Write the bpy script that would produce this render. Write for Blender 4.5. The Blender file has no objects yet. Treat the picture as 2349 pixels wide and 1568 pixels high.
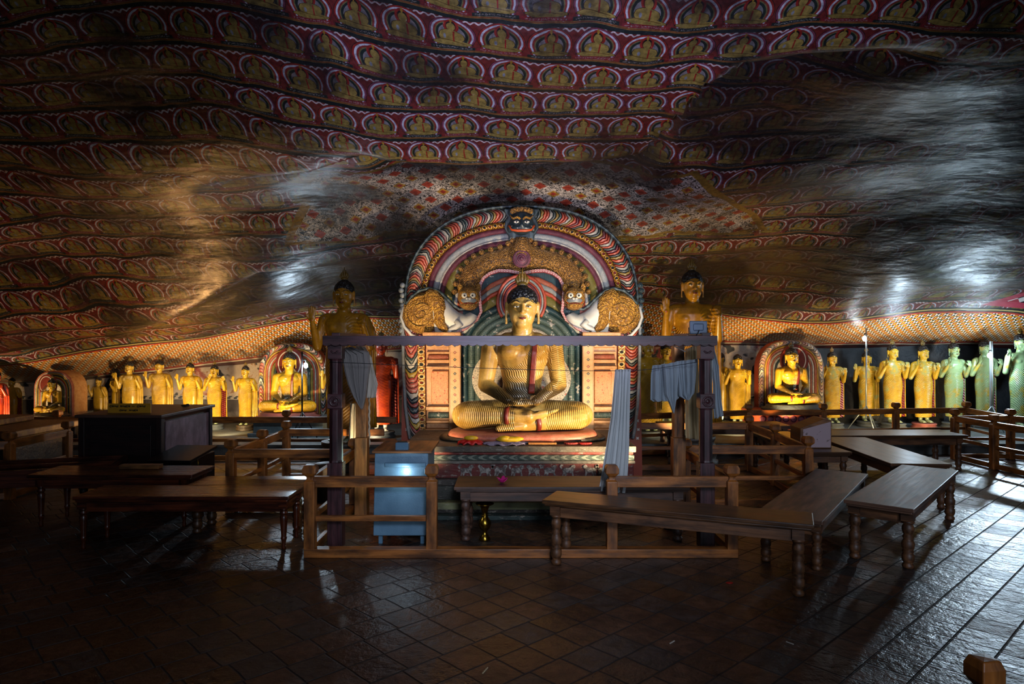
import bpy, math, random
import numpy as np
from mathutils import Vector, Matrix, Euler
PI = math.pi
random.seed(7); np.random.seed(7)
sc = bpy.context.scene
COL = sc.collection
FOC = 1566.0; CAMZ = 1.75; HOR = 784.0; CX = 1174.5

def P(px, py, Y):                      # a point at depth Y metres seen at a pixel of the photograph
    return Vector(((px-CX)*Y/FOC, Y, CAMZ-(py-HOR)*Y/FOC))
def PX(px, Y): return (px-CX)*Y/FOC
def PZ(py, Y): return CAMZ-(py-HOR)*Y/FOC

# ---------------------------------------------------------------- camera
cam = bpy.data.cameras.new('camera'); camo = bpy.data.objects.new('camera', cam)
cam.sensor_width = 36; cam.lens = 24.0; cam.clip_start = 0.05; cam.clip_end = 100
camo.location = (0, 0, CAMZ); camo.rotation_euler = (PI/2, 0, 0)
COL.objects.link(camo); sc.camera = camo
sc.view_settings.view_transform = 'Standard'; sc.view_settings.look = 'None'
sc.view_settings.exposure = 1.05; sc.view_settings.gamma = 1.0; sc.view_settings.use_curve_mapping = False
sc.cycles.max_bounces = 5; sc.cycles.diffuse_bounces = 3; sc.cycles.glossy_bounces = 3
sc.cycles.transparent_max_bounces = 6; sc.cycles.sample_clamp_indirect = 3.0; sc.cycles.use_denoising = True

# ---------------------------------------------------------------- world: a trace of daylight from the cave mouth behind the camera
w = bpy.data.worlds.new('world'); sc.world = w; w.use_nodes = True
w.node_tree.nodes['Background'].inputs[0].default_value = (0.30, 0.38, 0.60, 1)
w.node_tree.nodes['Background'].inputs[1].default_value = 0.06

WARM = (1.0, 0.72, 0.36); ORANGE = (1.0, 0.50, 0.17); WARMW = (1.0, 0.76, 0.46); COLD = (0.62, 0.82, 1.0); PURP = (0.66, 0.64, 1.0)
def light(kind, loc, power, colr, size=0.05, aim=None, angle=None, blend=0.5):
    d = bpy.data.lights.new('lamp_light', kind); d.energy = power; d.color = colr
    if kind == 'AREA': d.size = size
    else: d.shadow_soft_size = size
    if kind == 'SPOT':
        d.spot_size = math.radians(angle or 90); d.spot_blend = blend
    o = bpy.data.objects.new('lamp_light', d); COL.objects.link(o); o.location = loc
    if aim is not None:
        o.rotation_euler = (Vector(aim)-Vector(loc)).to_track_quat('-Z', 'Y').to_euler()
    return o
# warm floodlights low inside the canopy, aimed at the central statue and the arch
light('SPOT', (-1.30, 6.25, 0.62), 200, WARMW, .04, (0.30, 8.2, 1.95), 78, .35)
light('SPOT', (1.52, 6.25, 0.62), 200, WARMW, .04, (-0.05, 8.2, 1.95), 78, .35)
# grey floodlight on the canopy beam
light('SPOT', (1.58, 6.10, 1.93), 70, (0.9, 0.95, 1.0), .05, (0.0, 8.2, 2.3), 105, .6)
# warm floodlights on the step in front of the rows of statues
for lx, ly, lz, pw in ((-8.6, 10.9, .30, 150), (-6.2, 11.2, .30, 190), (-4.9, 11.3, .30, 190), (-5.9, 11.3, .30, 60), (-2.35, 10.85, .30, 110),
                       (2.6, 10.7, .30, 130), (3.8, 11.3, .30, 170), (6.2, 11.3, .30, 130), (7.35, 11.6, .30, 120)):
    light('SPOT', (lx, ly, lz), pw*.36, WARM if abs(lx) > 3 else WARMW, .04, (lx*1.02, 13.3, 1.25), 125, .7)
light('SPOT', (-3.95, 10.75, .50), 70, WARM, .04, (-3.9, 12.0, 1.45), 84, .6)
light('SPOT', (4.55, 11.28, .50), 95, WARM, .04, (4.95, 12.2, 1.40), 95, .6)
light('SPOT', (-1.85, 8.3, .30), 16, WARM, .04, (-2.3, 9.25, 2.1), 80, .6)
light('SPOT', (2.15, 8.75, .30), 110, WARM, .04, (2.6, 9.8, 2.2), 80, .6)
# added unseen lamp behind the front rail, making the donation box hot spot
light('POINT', (PX(925, 5.8), 5.83, .632), .75, (.85, .95, 1.0), .02)
for wx in (-6.75, -6.05, -5.3, 3.95): light('SPOT', (wx, 12.85, .30), 9, WARMW, .03, (wx, 13.45, .85), 110, .8)
# added warm spots aimed up to put orange light on the rock
light('SPOT', (-5.4, 10.9, .40), 90, ORANGE, .15, (-6.4, 9.9, 3.0), 130, .8)
light('SPOT', (4.1, 10.9, .40), 260, ORANGE, .05, (4.9, 9.2, 3.6), 115, .8)
light('POINT', (-1.0, 7.05, .30), 10, WARM, .05)
# cold bulbs on their stands
light('POINT', (-3.39, 11.02, 1.37), 26, COLD, .05)
light('POINT', (7.02, 12.0, 1.72), 14, COLD, .05)
light('POINT', (8.45, 11.9, 1.50), 30, COLD, .06)
light('SPOT', (9.6, 9.6, 1.5), 30, COLD, .08, (7.6, 10.6, 3.0), 100, .9)  # added cold spot out of view, for sheen on the right rock
light('SPOT', (8.45, 11.6, 1.50), 170, COLD, .06, (4.6, 6.0, 0.0), 62, .9)  # added spot at the tube lamp, making the floor sheen
# cool floodlight beside the photographer, turned up to the rock
light('SPOT', (-0.5, 2.1, 0.9), 480, PURP, .06, (0.35, 6.1, 4.1), 70, .9)
light('SPOT', (0.6, -1.2, 2.9), 420, (0.74, 0.80, 1.0), .35, (0.1, 5.8, 1.25), 44, 1.0)
light('SPOT', (3.4, -1.5, 3.0), 260, (0.74, 0.80, 1.0), .30, (4.3, 7.0, 0.7), 42, 1.0)  # added cool fill brightening the right front benches
# daylight from the doorway far behind the camera
light('AREA', (2.0, -3.6, 2.6), 60, (0.72, 0.82, 1.0), 3.0, (0.5, 8, 1.0))


# ---------------------------------------------------------------- node helper
def lin(c):
    if isinstance(c, str):
        c = c.lstrip('#'); c = tuple(int(c[i:i+2], 16)/255 for i in (0, 2, 4))
    return tuple((x/12.92 if x <= .04045 else ((x+.055)/1.055)**2.4) for x in c[:3]) + (1,)
class V:
    def __init__(s, m, k): s.m = m; s.k = k
    def __add__(s, o): return s.m.mt('ADD', s, o)
    __radd__ = __add__
    def __sub__(s, o): return s.m.mt('SUBTRACT', s, o)
    def __rsub__(s, o): return s.m.mt('SUBTRACT', o, s)
    def __mul__(s, o): return s.m.mt('MULTIPLY', s, o)
    __rmul__ = __mul__
    def __truediv__(s, o): return s.m.mt('DIVIDE', s, o)
    def lt(s, o): return s.m.mt('LESS_THAN', s, o)
    def gt(s, o): return s.m.mt('GREATER_THAN', s, o)
class M:
    def __init__(s, name, rough=.6, metal=0.0):
        s.mat = bpy.data.materials.new(name); s.mat.use_nodes = True
        s.nt = s.mat.node_tree; s.nt.nodes.clear()
        s.out = s.nt.nodes.new('ShaderNodeOutputMaterial')
        s.b = s.nt.nodes.new('ShaderNodeBsdfPrincipled')
        s.nt.links.new(s.b.outputs[0], s.out.inputs[0])
        s.b.inputs['Roughness'].default_value = rough; s.b.inputs['Metallic'].default_value = metal
    def node(s, t, **kw):
        n = s.nt.nodes.new(t)
        for k, v in kw.items(): setattr(n, k, v)
        return n
    def put(s, inp, v):
        if isinstance(v, V): s.nt.links.new(v.k, inp)
        elif isinstance(v, (str,)): inp.default_value = lin(v)
        elif isinstance(v, tuple) and len(v) == 3 and len(inp.default_value) == 4: inp.default_value = (*v, 1)
        else: inp.default_value = v
    def mt(s, op, a, b=None, c=None, clamp=False):
        n = s.node('ShaderNodeMath', operation=op); n.use_clamp = clamp
        s.put(n.inputs[0], a)
        if b is not None: s.put(n.inputs[1], b)
        if c is not None: s.put(n.inputs[2], c)
        return V(s, n.outputs[0])
    def fract(s, a): return s.mt('FRACT', a)
    def floor(s, a): return s.mt('FLOOR', a)
    def abs(s, a): return s.mt('ABSOLUTE', a)
    def sin(s, a): return s.mt('SINE', a)
    def mx(s, a, b): return s.mt('MAXIMUM', a, b)
    def mn(s, a, b): return s.mt('MINIMUM', a, b)
    def sqrt(s, a): return s.mt('SQRT', a)
    def ell(s, x, y, cx, cy, rx, ry):
        a = (x-cx)/rx; b = (y-cy)/ry
        return s.sqrt(a*a+b*b)
    def inr(s, v, a, b): return v.gt(a)*v.lt(b)
    def ramp(s, v, a, b): # smooth 0..1
        n = s.node('ShaderNodeMapRange', interpolation_type='SMOOTHSTEP'); s.put(n.inputs[0], v)
        n.inputs[1].default_value = a; n.inputs[2].default_value = b
        return V(s, n.outputs[0])
    def mix(s, f, a, b):
        n = s.node('ShaderNodeMix', data_type='RGBA')
        s.put(n.inputs[0], f); s.put(n.inputs[6], a); s.put(n.inputs[7], b)
        return V(s, n.outputs[2])
    def mul(s, a, b, f=1.0):
        n = s.node('ShaderNodeMix', data_type='RGBA', blend_type='MULTIPLY')
        s.put(n.inputs[0], f); s.put(n.inputs[6], a); s.put(n.inputs[7], b)
        return V(s, n.outputs[2])
    def stack(s, base, *pairs):
        c = base
        for f, k in pairs: c = s.mix(f, c, k)
        return c
    def obj(s): return V(s, s.node('ShaderNodeTexCoord').outputs['Object'])
    def uv(s, name='UVMap'):
        n = s.node('ShaderNodeUVMap'); n.uv_map = name; return V(s, n.outputs[0])
    def sep(s, v):
        n = s.node('ShaderNodeSeparateXYZ'); s.put(n.inputs[0], v)
        return V(s, n.outputs[0]), V(s, n.outputs[1]), V(s, n.outputs[2])
    def vec(s, x, y, z=0.0):
        n = s.node('ShaderNodeCombineXYZ'); s.put(n.inputs[0], x); s.put(n.inputs[1], y); s.put(n.inputs[2], z)
        return V(s, n.outputs[0])
    def noise(s, v, scale, detail=2.0, rough=.5, dist=0.0, col=False):
        n = s.node('ShaderNodeTexNoise'); s.put(n.inputs['Vector'], v)
        n.inputs['Scale'].default_value = scale; n.inputs['Detail'].default_value = detail
        n.inputs['Roughness'].default_value = rough; n.inputs['Distortion'].default_value = dist
        return V(s, n.outputs[1 if col else 0])
    def vor(s, v, scale, feature='F1', out=0):
        n = s.node('ShaderNodeTexVoronoi', feature=feature); s.put(n.inputs['Vector'], v)
        n.inputs['Scale'].default_value = scale
        return V(s, n.outputs[out])
    def white(s, v):
        n = s.node('ShaderNodeTexWhiteNoise', noise_dimensions='3D'); s.put(n.inputs[0], v)
        return V(s, n.outputs[0])
    def const(s, v, stops, interp='CONSTANT'):
        n = s.node('ShaderNodeValToRGB'); s.put(n.inputs[0], v); cr = n.color_ramp; cr.interpolation = interp
        while len(cr.elements) < len(stops): cr.elements.new(.5)
        for e, (p, c) in zip(cr.elements, stops): e.position = p; e.color = lin(c)
        return V(s, n.outputs[0])
    def bump(s, h, dist=.01, strength=1.0):
        n = s.node('ShaderNodeBump'); s.put(n.inputs['Height'], h)
        n.inputs['Distance'].default_value = dist; n.inputs['Strength'].default_value = strength
        s.nt.links.new(n.outputs[0], s.b.inputs['Normal'])
    def fin(s, col=None, rough=None, metal=None, spec=None, emit=None, estr=0, alpha=None):
        if col is not None: s.put(s.b.inputs['Base Color'], col)
        if rough is not None: s.put(s.b.inputs['Roughness'], rough)
        if metal is not None: s.put(s.b.inputs['Metallic'], metal)
        if spec is not None: s.put(s.b.inputs['Specular IOR Level'], spec)
        if emit is not None:
            s.put(s.b.inputs['Emission Color'], emit); s.b.inputs['Emission Strength'].default_value = estr
        if alpha is not None: s.put(s.b.inputs['Alpha'], alpha)
        return s.mat

# ---------------------------------------------------------------- mesh helper
class MB:
    def __init__(s): s.v = []; s.f = []; s.uv = []; s.mi = []; s.sm = []
    def face(s, idx, uv=None, mi=0, sm=False):
        s.f.append(tuple(idx)); s.uv.append(uv or [(0, 0)]*len(idx)); s.mi.append(mi); s.sm.append(sm)
    def box(s, c, d, rot=None, mi=0):
        """box centred at c with dims d; rot = Matrix 3x3 or angle about z; uv runs along its longest side, in metres"""
        R = rot if isinstance(rot, Matrix) else Matrix.Rotation(rot or 0, 3, 'Z')
        c = Vector(c); h = Vector(d)/2; b = len(s.v)
        for sx in (-1, 1):
            for sy in (-1, 1):
                for sz in (-1, 1):
                    s.v.append(tuple(c + R @ Vector((sx*h.x, sy*h.y, sz*h.z))))
        L = max(range(3), key=lambda i: d[i]); off = random.random()*9
        for q, ax in (((0, 1, 3, 2), 0), ((4, 6, 7, 5), 0), ((0, 4, 5, 1), 1), ((2, 3, 7, 6), 1), ((0, 2, 6, 4), 2), ((1, 5, 7, 3), 2)):
            uvs = []
            for i in q:
                l = ((1 if i & 4 else -1)*h.x, (1 if i & 2 else -1)*h.y, (1 if i & 1 else -1)*h.z)
                if ax == L: o = [k for k in range(3) if k != L]; uvs.append((l[o[0]]*.2+off, l[o[1]]+off))
                else:
                    o = [k for k in range(3) if k != L and k != ax][0]; uvs.append((l[L]+off, l[o]+off+ax))
            s.face([b+i for i in q], uvs, mi)
        return s
    def beam(s, p0, p1, w, h, mi=0):
        """bar from p0 to p1 (centre line), w across, h up"""
        p0 = Vector(p0); p1 = Vector(p1); d = p1-p0; L = d.length; x = d.normalized()
        up = Vector((0, 0, 1)) if abs(x.z) < .95 else Vector((0, 1, 0))
        y = up.cross(x).normalized(); z = x.cross(y)
        R = Matrix((x, y, z)).transposed()
        return s.box((p0+p1)/2, (L, w, h), R, mi)
    def lathe(s, prof, c=(0, 0, 0), n=16, mi=0, sm=True, R=None, rot=0.0, sq=False):
        """prof: list of (r, z) bottom to top; sq: n=4 square post where r is the half width"""
        c = Vector(c); b = len(s.v); k = math.sqrt(2) if sq else 1.0
        if sq: n = 4; rot += PI/4; sm = False
        for (r, z) in prof:
            for i in range(n):
                a = rot+2*PI*i/n; p = Vector((r*k*math.cos(a), r*k*math.sin(a), z))
                s.v.append(tuple(c + (R @ p if R else p)))
        for j in range(len(prof)-1):
            for i in range(n):
                i2 = (i+1) % n
                z0, z1 = prof[j][1], prof[j+1][1]; r0 = prof[j][0]; w_ = 2*PI*max(r0, .01)/n
                s.face((b+j*n+i, b+j*n+i2, b+(j+1)*n+i2, b+(j+1)*n+i), [(z0, w_*i), (z0, w_*(i+1)), (z1, w_*(i+1)), (z1, w_*i)], mi, sm)
        s.face([b+i for i in reversed(range(n))], None, mi)
        s.face([b+(len(prof)-1)*n+i for i in range(n)], None, mi)
        return s
    def tube(s, pts, r, n=8, mi=0, flat=1.0):
        pts = [Vector(p) for p in pts]; b = len(s.v); m = len(pts)
        rr = r if isinstance(r, (list, tuple)) else [r]*m; U = 0
        for i, p in enumerate(pts):
            t = (pts[min(i+1, m-1)]-pts[max(i-1, 0)]).normalized()
            up = Vector((0, 1, 0)) if abs(t.y) < .9 else Vector((0, 0, 1))
            a = t.cross(up).normalized(); c2 = t.cross(a)
            for k in range(n):
                an = 2*PI*k/n; s.v.append(tuple(p + a*(rr[i]*math.cos(an)) + c2*(rr[i]*math.sin(an)*flat)))
        for i in range(m-1):
            l = (pts[i+1]-pts[i]).length
            for k in range(n):
                k2 = (k+1) % n
                s.face((b+i*n+k, b+i*n+k2, b+(i+1)*n+k2, b+(i+1)*n+k), [(U, k/n), (U, (k+1)/n), (U+l, (k+1)/n), (U+l, k/n)], mi, True)
            U += l
        s.face([b+k for k in reversed(range(n))], None, mi); s.face([b+(m-1)*n+k for k in range(n)], None, mi)
        return s
    def ellip(s, c, r, n=16, m=10, mi=0, R=None):
        c = Vector(c); b = len(s.v)
        s.v.append(tuple(c + (R @ Vector((0, 0, -r[2])) if R else Vector((0, 0, -r[2])))))
        for j in range(1, m):
            t = -PI/2+PI*j/m
            for i in range(n):
                a = 2*PI*i/n; p = Vector((r[0]*math.cos(t)*math.cos(a), r[1]*math.cos(t)*math.sin(a), r[2]*math.sin(t)))
                s.v.append(tuple(c + (R @ p if R else p)))
        s.v.append(tuple(c + (R @ Vector((0, 0, r[2])) if R else Vector((0, 0, r[2])))))
        e = len(s.v)-1
        for i in range(n):
            i2 = (i+1) % n
            s.face((b, b+1+i2, b+1+i), None, mi, True); s.face((e, b+1+(m-2)*n+i, b+1+(m-2)*n+i2), None, mi, True)
            for j in range(m-2):
                s.face((b+1+j*n+i, b+1+j*n+i2, b+1+(j+1)*n+i2, b+1+(j+1)*n+i), [(i/n, j/m), ((i+1)/n, j/m), ((i+1)/n, (j+1)/m), (i/n, (j+1)/m)], mi, True)
        return s
    def caps(s, p0, p1, r0, r1, n=14, mi=0):
        """tapered capsule"""
        p0 = Vector(p0); p1 = Vector(p1); d = p1-p0; L = max(d.length, 1e-5)
        R = d.to_track_quat('Z', 'Y').to_matrix()
        prof = [(max(r0*math.cos(t), 1e-4), r0*math.sin(t)) for t in np.linspace(-PI/2, 0, 5)] + \
               [(max(r1*math.cos(t), 1e-4), L+r1*math.sin(t)) for t in np.linspace(0, PI/2, 5)]
        return s.lathe(prof, p0, n, mi, True, R)
    def loft(s, secs, n=24, mi=0, p=2.0):
        """closed loft of (cx, cy, z, rx, ry)"""
        b = len(s.v)
        for (cx, cy, z, rx, ry) in secs:
            for i in range(n):
                a = 2*PI*i/n; ca, sa = math.cos(a), math.sin(a)
                s.v.append((cx+rx*math.copysign(abs(ca)**(2/p), ca), cy+ry*math.copysign(abs(sa)**(2/p), sa), z))
        for j in range(len(secs)-1):
            for i in range(n):
                i2 = (i+1) % n
                s.face((b+j*n+i, b+j*n+i2, b+(j+1)*n+i2, b+(j+1)*n+i), None, mi, True)
        s.face([b+i for i in reversed(range(n))], None, mi); s.face([b+(len(secs)-1)*n+i for i in range(n)], None, mi)
        return s
    def prism(s, pts, y0, y1, mi=0, uvs=1.0):
        """polygon given as (x, z), solid between y0 (front) and y1 (back)"""
        b = len(s.v); n = len(pts)
        area = sum(pts[i][0]*pts[(i+1) % n][1]-pts[(i+1) % n][0]*pts[i][1] for i in range(n))
        if area < 0: pts = pts[::-1]
        for (x, z) in pts: s.v.append((x, y0, z))
        for (x, z) in pts: s.v.append((x, y1, z))
        uv = [(x*uvs, z*uvs) for x, z in pts]
        s.face([b+i for i in range(n)], uv, mi); s.face([b+n+i for i in reversed(range(n))], uv[::-1], mi)
        for i in range(n):
            i2 = (i+1) % n; s.face((b+i2, b+i, b+n+i, b+n+i2), [uv[i2], uv[i], uv[i], uv[i2]], mi)
        return s
    def strip(s, A, B, y, th=.03, mi=0, bulge=0.0, nb=1):
        """band between two polylines A, B of (x, z): front at depth y, th thick, domed towards the viewer by bulge; u runs along in metres, v across"""
        b = len(s.v); m = len(A); U = 0; us = [0]
        for i in range(1, m): U += math.hypot(A[i][0]-A[i-1][0], A[i][1]-A[i-1][1]); us.append(U)
        for i in range(m):
            for k in range(nb+1):
                t = k/nb; dy = bulge*math.sin(PI*t)
                s.v.append((A[i][0]*(1-t)+B[i][0]*t, y-dy, A[i][1]*(1-t)+B[i][1]*t))
            s.v.append((B[i][0], y+th, B[i][1])); s.v.append((A[i][0], y+th, A[i][1]))
        st = nb+3
        for i in range(m-1):
            for k in range(nb+3):
                k2 = (k+1) % st
                t0, t1 = (k/nb, (k+1)/nb) if k < nb else ((1, 1) if k == nb else (0, 0))
                s.face((b+i*st+k, b+(i+1)*st+k, b+(i+1)*st+k2, b+i*st+k2), [(us[i], t0), (us[i+1], t0), (us[i+1], t1), (us[i], t1)], mi, bulge > 0 and k < nb)
        s.face([b+k for k in range(st)], None, mi); s.face([b+(m-1)*st+k for k in reversed(range(st))], None, mi)
        return s
    def grid(s, fn, nu, nv, mi=0, uvf=None, sm=True):
        b = len(s.v)
        for j in range(nv+1):
            for i in range(nu+1): s.v.append(tuple(fn(i/nu, j/nv)))
        for j in range(nv):
            for i in range(nu):
                q = [(i, j), (i+1, j), (i+1, j+1), (i, j+1)]
                s.face([b+y_*(nu+1)+x_ for x_, y_ in q], [uvf(x_/nu, y_/nv) if uvf else (x_/nu, y_/nv) for x_, y_ in q], mi, sm)
        return s
    def mesh(s, name, mats):
        me = bpy.data.meshes.new(name); me.from_pydata(s.v, [], s.f)
        for m in (mats if isinstance(mats, (list, tuple)) else [mats]): me.materials.append(m)
        ul = me.uv_layers.new(name='UVMap')
        ul.data.foreach_set('uv', [c for f in s.uv for uv in f for c in uv])
        me.polygons.foreach_set('material_index', s.mi); me.polygons.foreach_set('use_smooth', s.sm)
        me.update(); return me
    def build(s, name, mats, parent=None, bevel=0.0, solid=0.0, **tg):
        o = bpy.data.objects.new(name, s.mesh(name, mats)); COL.objects.link(o)
        if parent: o.parent = parent
        if solid:
            m = o.modifiers.new('solid', 'SOLIDIFY'); m.thickness = solid; m.offset = 0
        if bevel:
            m = o.modifiers.new('bevel', 'BEVEL'); m.width = bevel; m.segments = 2; m.limit_method = 'ANGLE'; m.angle_limit = .6
        if tg: tag(o, **tg)
        return o
    def blob(s, name, mats, voxel=.012, smooth=3, parent=None):
        """all shapes fused into one continuous surface"""
        me = bpy.data.meshes.new(name); me.from_pydata(s.v, [], s.f); me.update()
        o = bpy.data.objects.new(name, me); COL.objects.link(o)
        r = o.modifiers.new('r', 'REMESH'); r.mode = 'VOXEL'; r.voxel_size = voxel; r.use_smooth_shade = True
        q = o.modifiers.new('s', 'SMOOTH'); q.factor = .5; q.iterations = smooth
        dg = bpy.context.evaluated_depsgraph_get(); ev = o.evaluated_get(dg)
        m2 = bpy.data.meshes.new_from_object(ev); m2.name = name
        o.modifiers.clear(); o.data = m2
        m2.materials.clear()
        for m in (mats if isinstance(mats, (list, tuple)) else [mats]): m2.materials.append(m)
        m2.polygons.foreach_set('use_smooth', [True]*len(m2.polygons))
        if parent: o.parent = parent
        return o
def tag(o, label=None, cat=None, group=None, kind=None):
    if label: o['label'] = label
    if cat: o['category'] = cat
    if group: o['group'] = group
    if kind: o['kind'] = kind
    return o
def thing(name, label, cat, loc=(0, 0, 0), rz=0.0, group=None, scale=None):
    o = bpy.data.objects.new(name, None); COL.objects.link(o); o.location = loc; o.rotation_euler = (0, 0, rz)
    if scale: o.scale = (scale,)*3 if not isinstance(scale, tuple) else scale
    o.empty_display_size = .1
    return tag(o, label, cat, group)
def copy_tree(o, parent=None):
    c = o.copy(); COL.objects.link(c); c.parent = parent
    for ch in list(o.children): copy_tree(ch, c)
    return c
# ---------------------------------------------------------------- materials
def wood(name, a, b, rough=.45, sc_=1.0, bumpd=.0015, spec=.5):
    m = M(name, rough); u, v, _ = m.sep(m.uv())
    g = m.noise(m.vec(u*1.6*sc_, v*34*sc_), 1.0, 4, .6, .6); k = m.ramp(m.noise(m.vec(u*1.3, v*5), 2.2, 4, .6), .3, .7)
    c = m.mix(m.ramp(g, .25, .75), a, b); c = m.mul(c, m.mix(k, '#747474', '#ffffff'))
    m.bump(g, bumpd)
    return m.fin(c, m.mt('MULTIPLY_ADD', g, .25, rough-.12), spec=spec)
W_RAIL = wood('fence_wood', '#8a4e1c', '#b8722e', .42)
W_DARK = wood('canopy_wood', '#341a20', '#583034', .42)
W_BLOCK = wood('pillar_wood', '#7c4a22', '#b87a3c', .45)
W_BENCH = wood('bench_wood', '#3c2412', '#6e4826', .36)
W_BENCH2 = wood('worn_bench_wood', '#4a3226', '#84604a', .44)
W_LEG = wood('bench_leg_wood', '#55341a', '#7d5230', .5)
W_TABL = wood('red_table_wood', '#34160a', '#6e3316', .25)
W_TABG = wood('grey_table_wood', '#3f2c22', '#6a4a3a', .5)
W_CAB = wood('cabinet_wood', '#180806', '#2c100a', .5)
W_PALE = wood('pale_plank', '#8a5a28', '#b57a3a', .6)

def plain(name, c, rough=.5, metal=0.0, nz=.15, sc_=6.0, bumpd=.002):
    m = M(name, rough, metal); n = m.noise(m.obj(), sc_, 3)
    if isinstance(c, str): pass
    m.bump(n, bumpd)
    k = 1-nz
    return m.fin(m.mul(m.mix(1.0, c, c), m.mix(n, (k-nz, k-nz, k-nz), (1.0, 1.0, 1.0))), rough)
BRASS = plain('brass', '#a8842e', .22, 1.0, .1)
BLACKP = plain('black_plastic', '#0b0b0c', .4)
BLACKW = plain('black_lacquer', '#08090b', .3)
STEEL = plain('pale_metal', '#9aa4a8', .35, .6)
DKMETAL = plain('dark_metal', '#20262a', .45, .5)
GREYMET = plain('grey_lamp_housing', '#5a6b7c', .45, .2)
WHITEP = plain('white_paint', '#c9c4b8', .5)
EYEW = plain('eye_white', '#d8d2c2', .4); EYEB = plain('eye_black', '#0a0706', .35); LIPR = plain('lip_red', '#6a1c12', .45)
ROPE = plain('pale_rope', '#b5aa98', .8)
STONEB = plain('grey_stone_base', '#4c5355', .7, 0, .35, 9, .01)
STONEPK = plain('pink_stone_base', '#8c4a42', .6, 0, .3, 8, .006)
FEETG = plain('grey_green_feet', '#7d8a68', .55, 0, .2)
PINK = plain('pink_petal', '#c8207a', .5); REDP = plain('red_petal', '#b0120c', .5); YELC = plain('yellow_silk', '#c8a01c', .35)
LACE = plain('lilac_lace', '#9a8aa0', .7, 0, .4, 60, .004); ORLACE = plain('orange_lace', '#c07a30', .7, 0, .4, 60, .004)
def bulbm():
    m = M('lit_bulb'); return m.fin((1, 1, 1), emit=(.8, .93, 1.0), estr=40)
BULB = bulbm()
def lensm():
    m = M('lit_lamp_lens'); return m.fin((1, 1, 1), emit=(1.0, .8, .5), estr=12)
LENS = lensm()

# gilded statue skins -------------------------------------------------
def curls():
    m = M('hair_curls', .45); v = m.vor(m.obj(), 34.0); m.bump(1.0-v, .02)
    return m.fin(m.mix(m.ramp(v, .2, .6), '#26282c', '#08090b'))
HAIR = curls()
FLAME = plain('flame_gilding', '#8a6a1e', .45, 0, .5, 40, .006)

def gold_base(m, a='#c5961f', b='#a57c12'):
    n = m.noise(m.obj(), 7.0, 4); n2 = m.noise(m.obj(), 60.0, 2)
    c = m.mix(m.ramp(n, .3, .7), a, b)
    return m.mul(c, m.mix(m.ramp(n2, .3, .7), (.82, .8, .76), (1, 1, 1))), n
def skin_seated(name, dark=True, a='#c89a30', b='#a87e1c'):
    m = M(name, .34); x, y, z = m.sep(m.obj()); c, n = gold_base(m, a, b)
    # folds of the robe
    legs = m.sin((x+.05*m.sin(z*9))*300.0)
    arm = m.sin((z+.008*m.sin(x*52))*300.0)
    tor = m.sin((x*.75+.45*z+.008*m.sin(z*46))*330.0)
    isleg = z.lt(.36)*m.abs(x).gt(.0)
    isarm = z.gt(.36)*x.gt(.325)
    edge = x-(z-.78)*1.15+.02
    istor = z.gt(.36)*(1.0-isarm)*m.mx(edge.gt(0.0), z.lt(.72))*x.gt(-.28)*z.lt(1.12)
    bare = m.ell(x, z, -.13, .86, .17, .17).lt(1.0)*z.gt(.5)
    istor = istor*(1.0-bare)
    foot = m.abs(x-.08).lt(.17)*z.lt(.30)*z.gt(.0)
    f = legs*isleg*(1.0-foot)+arm*isarm+tor*istor
    m.bump(f, .0035, .8)
    gr = m.mx(f*-1.0-.6, 0.0)*1.1
    c = m.mix(gr, c, '#4a2c08')
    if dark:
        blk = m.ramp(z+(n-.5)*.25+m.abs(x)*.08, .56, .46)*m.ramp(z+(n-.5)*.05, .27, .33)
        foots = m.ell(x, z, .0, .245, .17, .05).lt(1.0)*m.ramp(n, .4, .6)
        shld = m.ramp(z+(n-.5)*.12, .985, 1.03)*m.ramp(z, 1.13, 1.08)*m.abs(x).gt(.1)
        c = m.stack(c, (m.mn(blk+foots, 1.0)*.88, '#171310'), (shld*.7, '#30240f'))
    return m.fin(c, m.mt('MULTIPLY_ADD', n, .25, .22))
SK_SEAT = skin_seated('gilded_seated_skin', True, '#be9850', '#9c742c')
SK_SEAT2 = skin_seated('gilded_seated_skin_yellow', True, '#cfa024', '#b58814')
def skin_stand(name, a, b, freq=205.0, tilt=.55, patina=0.0, pat='#7f9a6e', foot='#7d8a68', chest=True):
    m = M(name, .34); x, y, z = m.sep(m.obj()); c, n = gold_base(m, a, b)
    q = z+(x-.03)*(x-.03)*2.6-x*tilt
    f = m.sin((q+.006*m.sin(x*40))*freq)
    body = m.abs(x).lt(.245)*z.gt(.13)*z.lt(1.36)
    if chest:
        body = body*(1.0-m.ell(x, z, -.08, 1.25, .15, .16).lt(1.0))
    fall = x.gt(.0)*(x-.02).gt((.85-z)*.0+.02)*z.lt(.95)*(x-(.95-z)*.04).gt(.10)
    body = body*(1.0-fall*(x.gt(.13)))
    f = f*body; m.bump(f, .0032, .8)
    c = m.mix(m.mx(f*-1.0-.55, 0.0)*1.0, c, '#5a3808')
    if patina:
        pn = m.noise(m.obj(), 4.2, 4, .6); c = m.mix(m.ramp(pn, .60-patina*.25, .70-patina*.2)*min(1, .5+patina*.5), c, pat)
    c = m.mix(z.lt(.125), c, foot)
    palm = m.ell(x, z, -.325, 1.40, .05, .11).lt(1.0)*y.lt(-.165)
    c = m.mix(palm*.75, c, '#a83418')
    return m.fin(c, m.mt('MULTIPLY_ADD', n, .2, .24))
SK_A = skin_stand('gilded_standing_skin', '#bf9726', '#a07c14')
SK_B = skin_stand('gilded_standing_skin_brown', '#b08c26', '#8c6c1a', 230.0, .75, chest=False)
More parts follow.
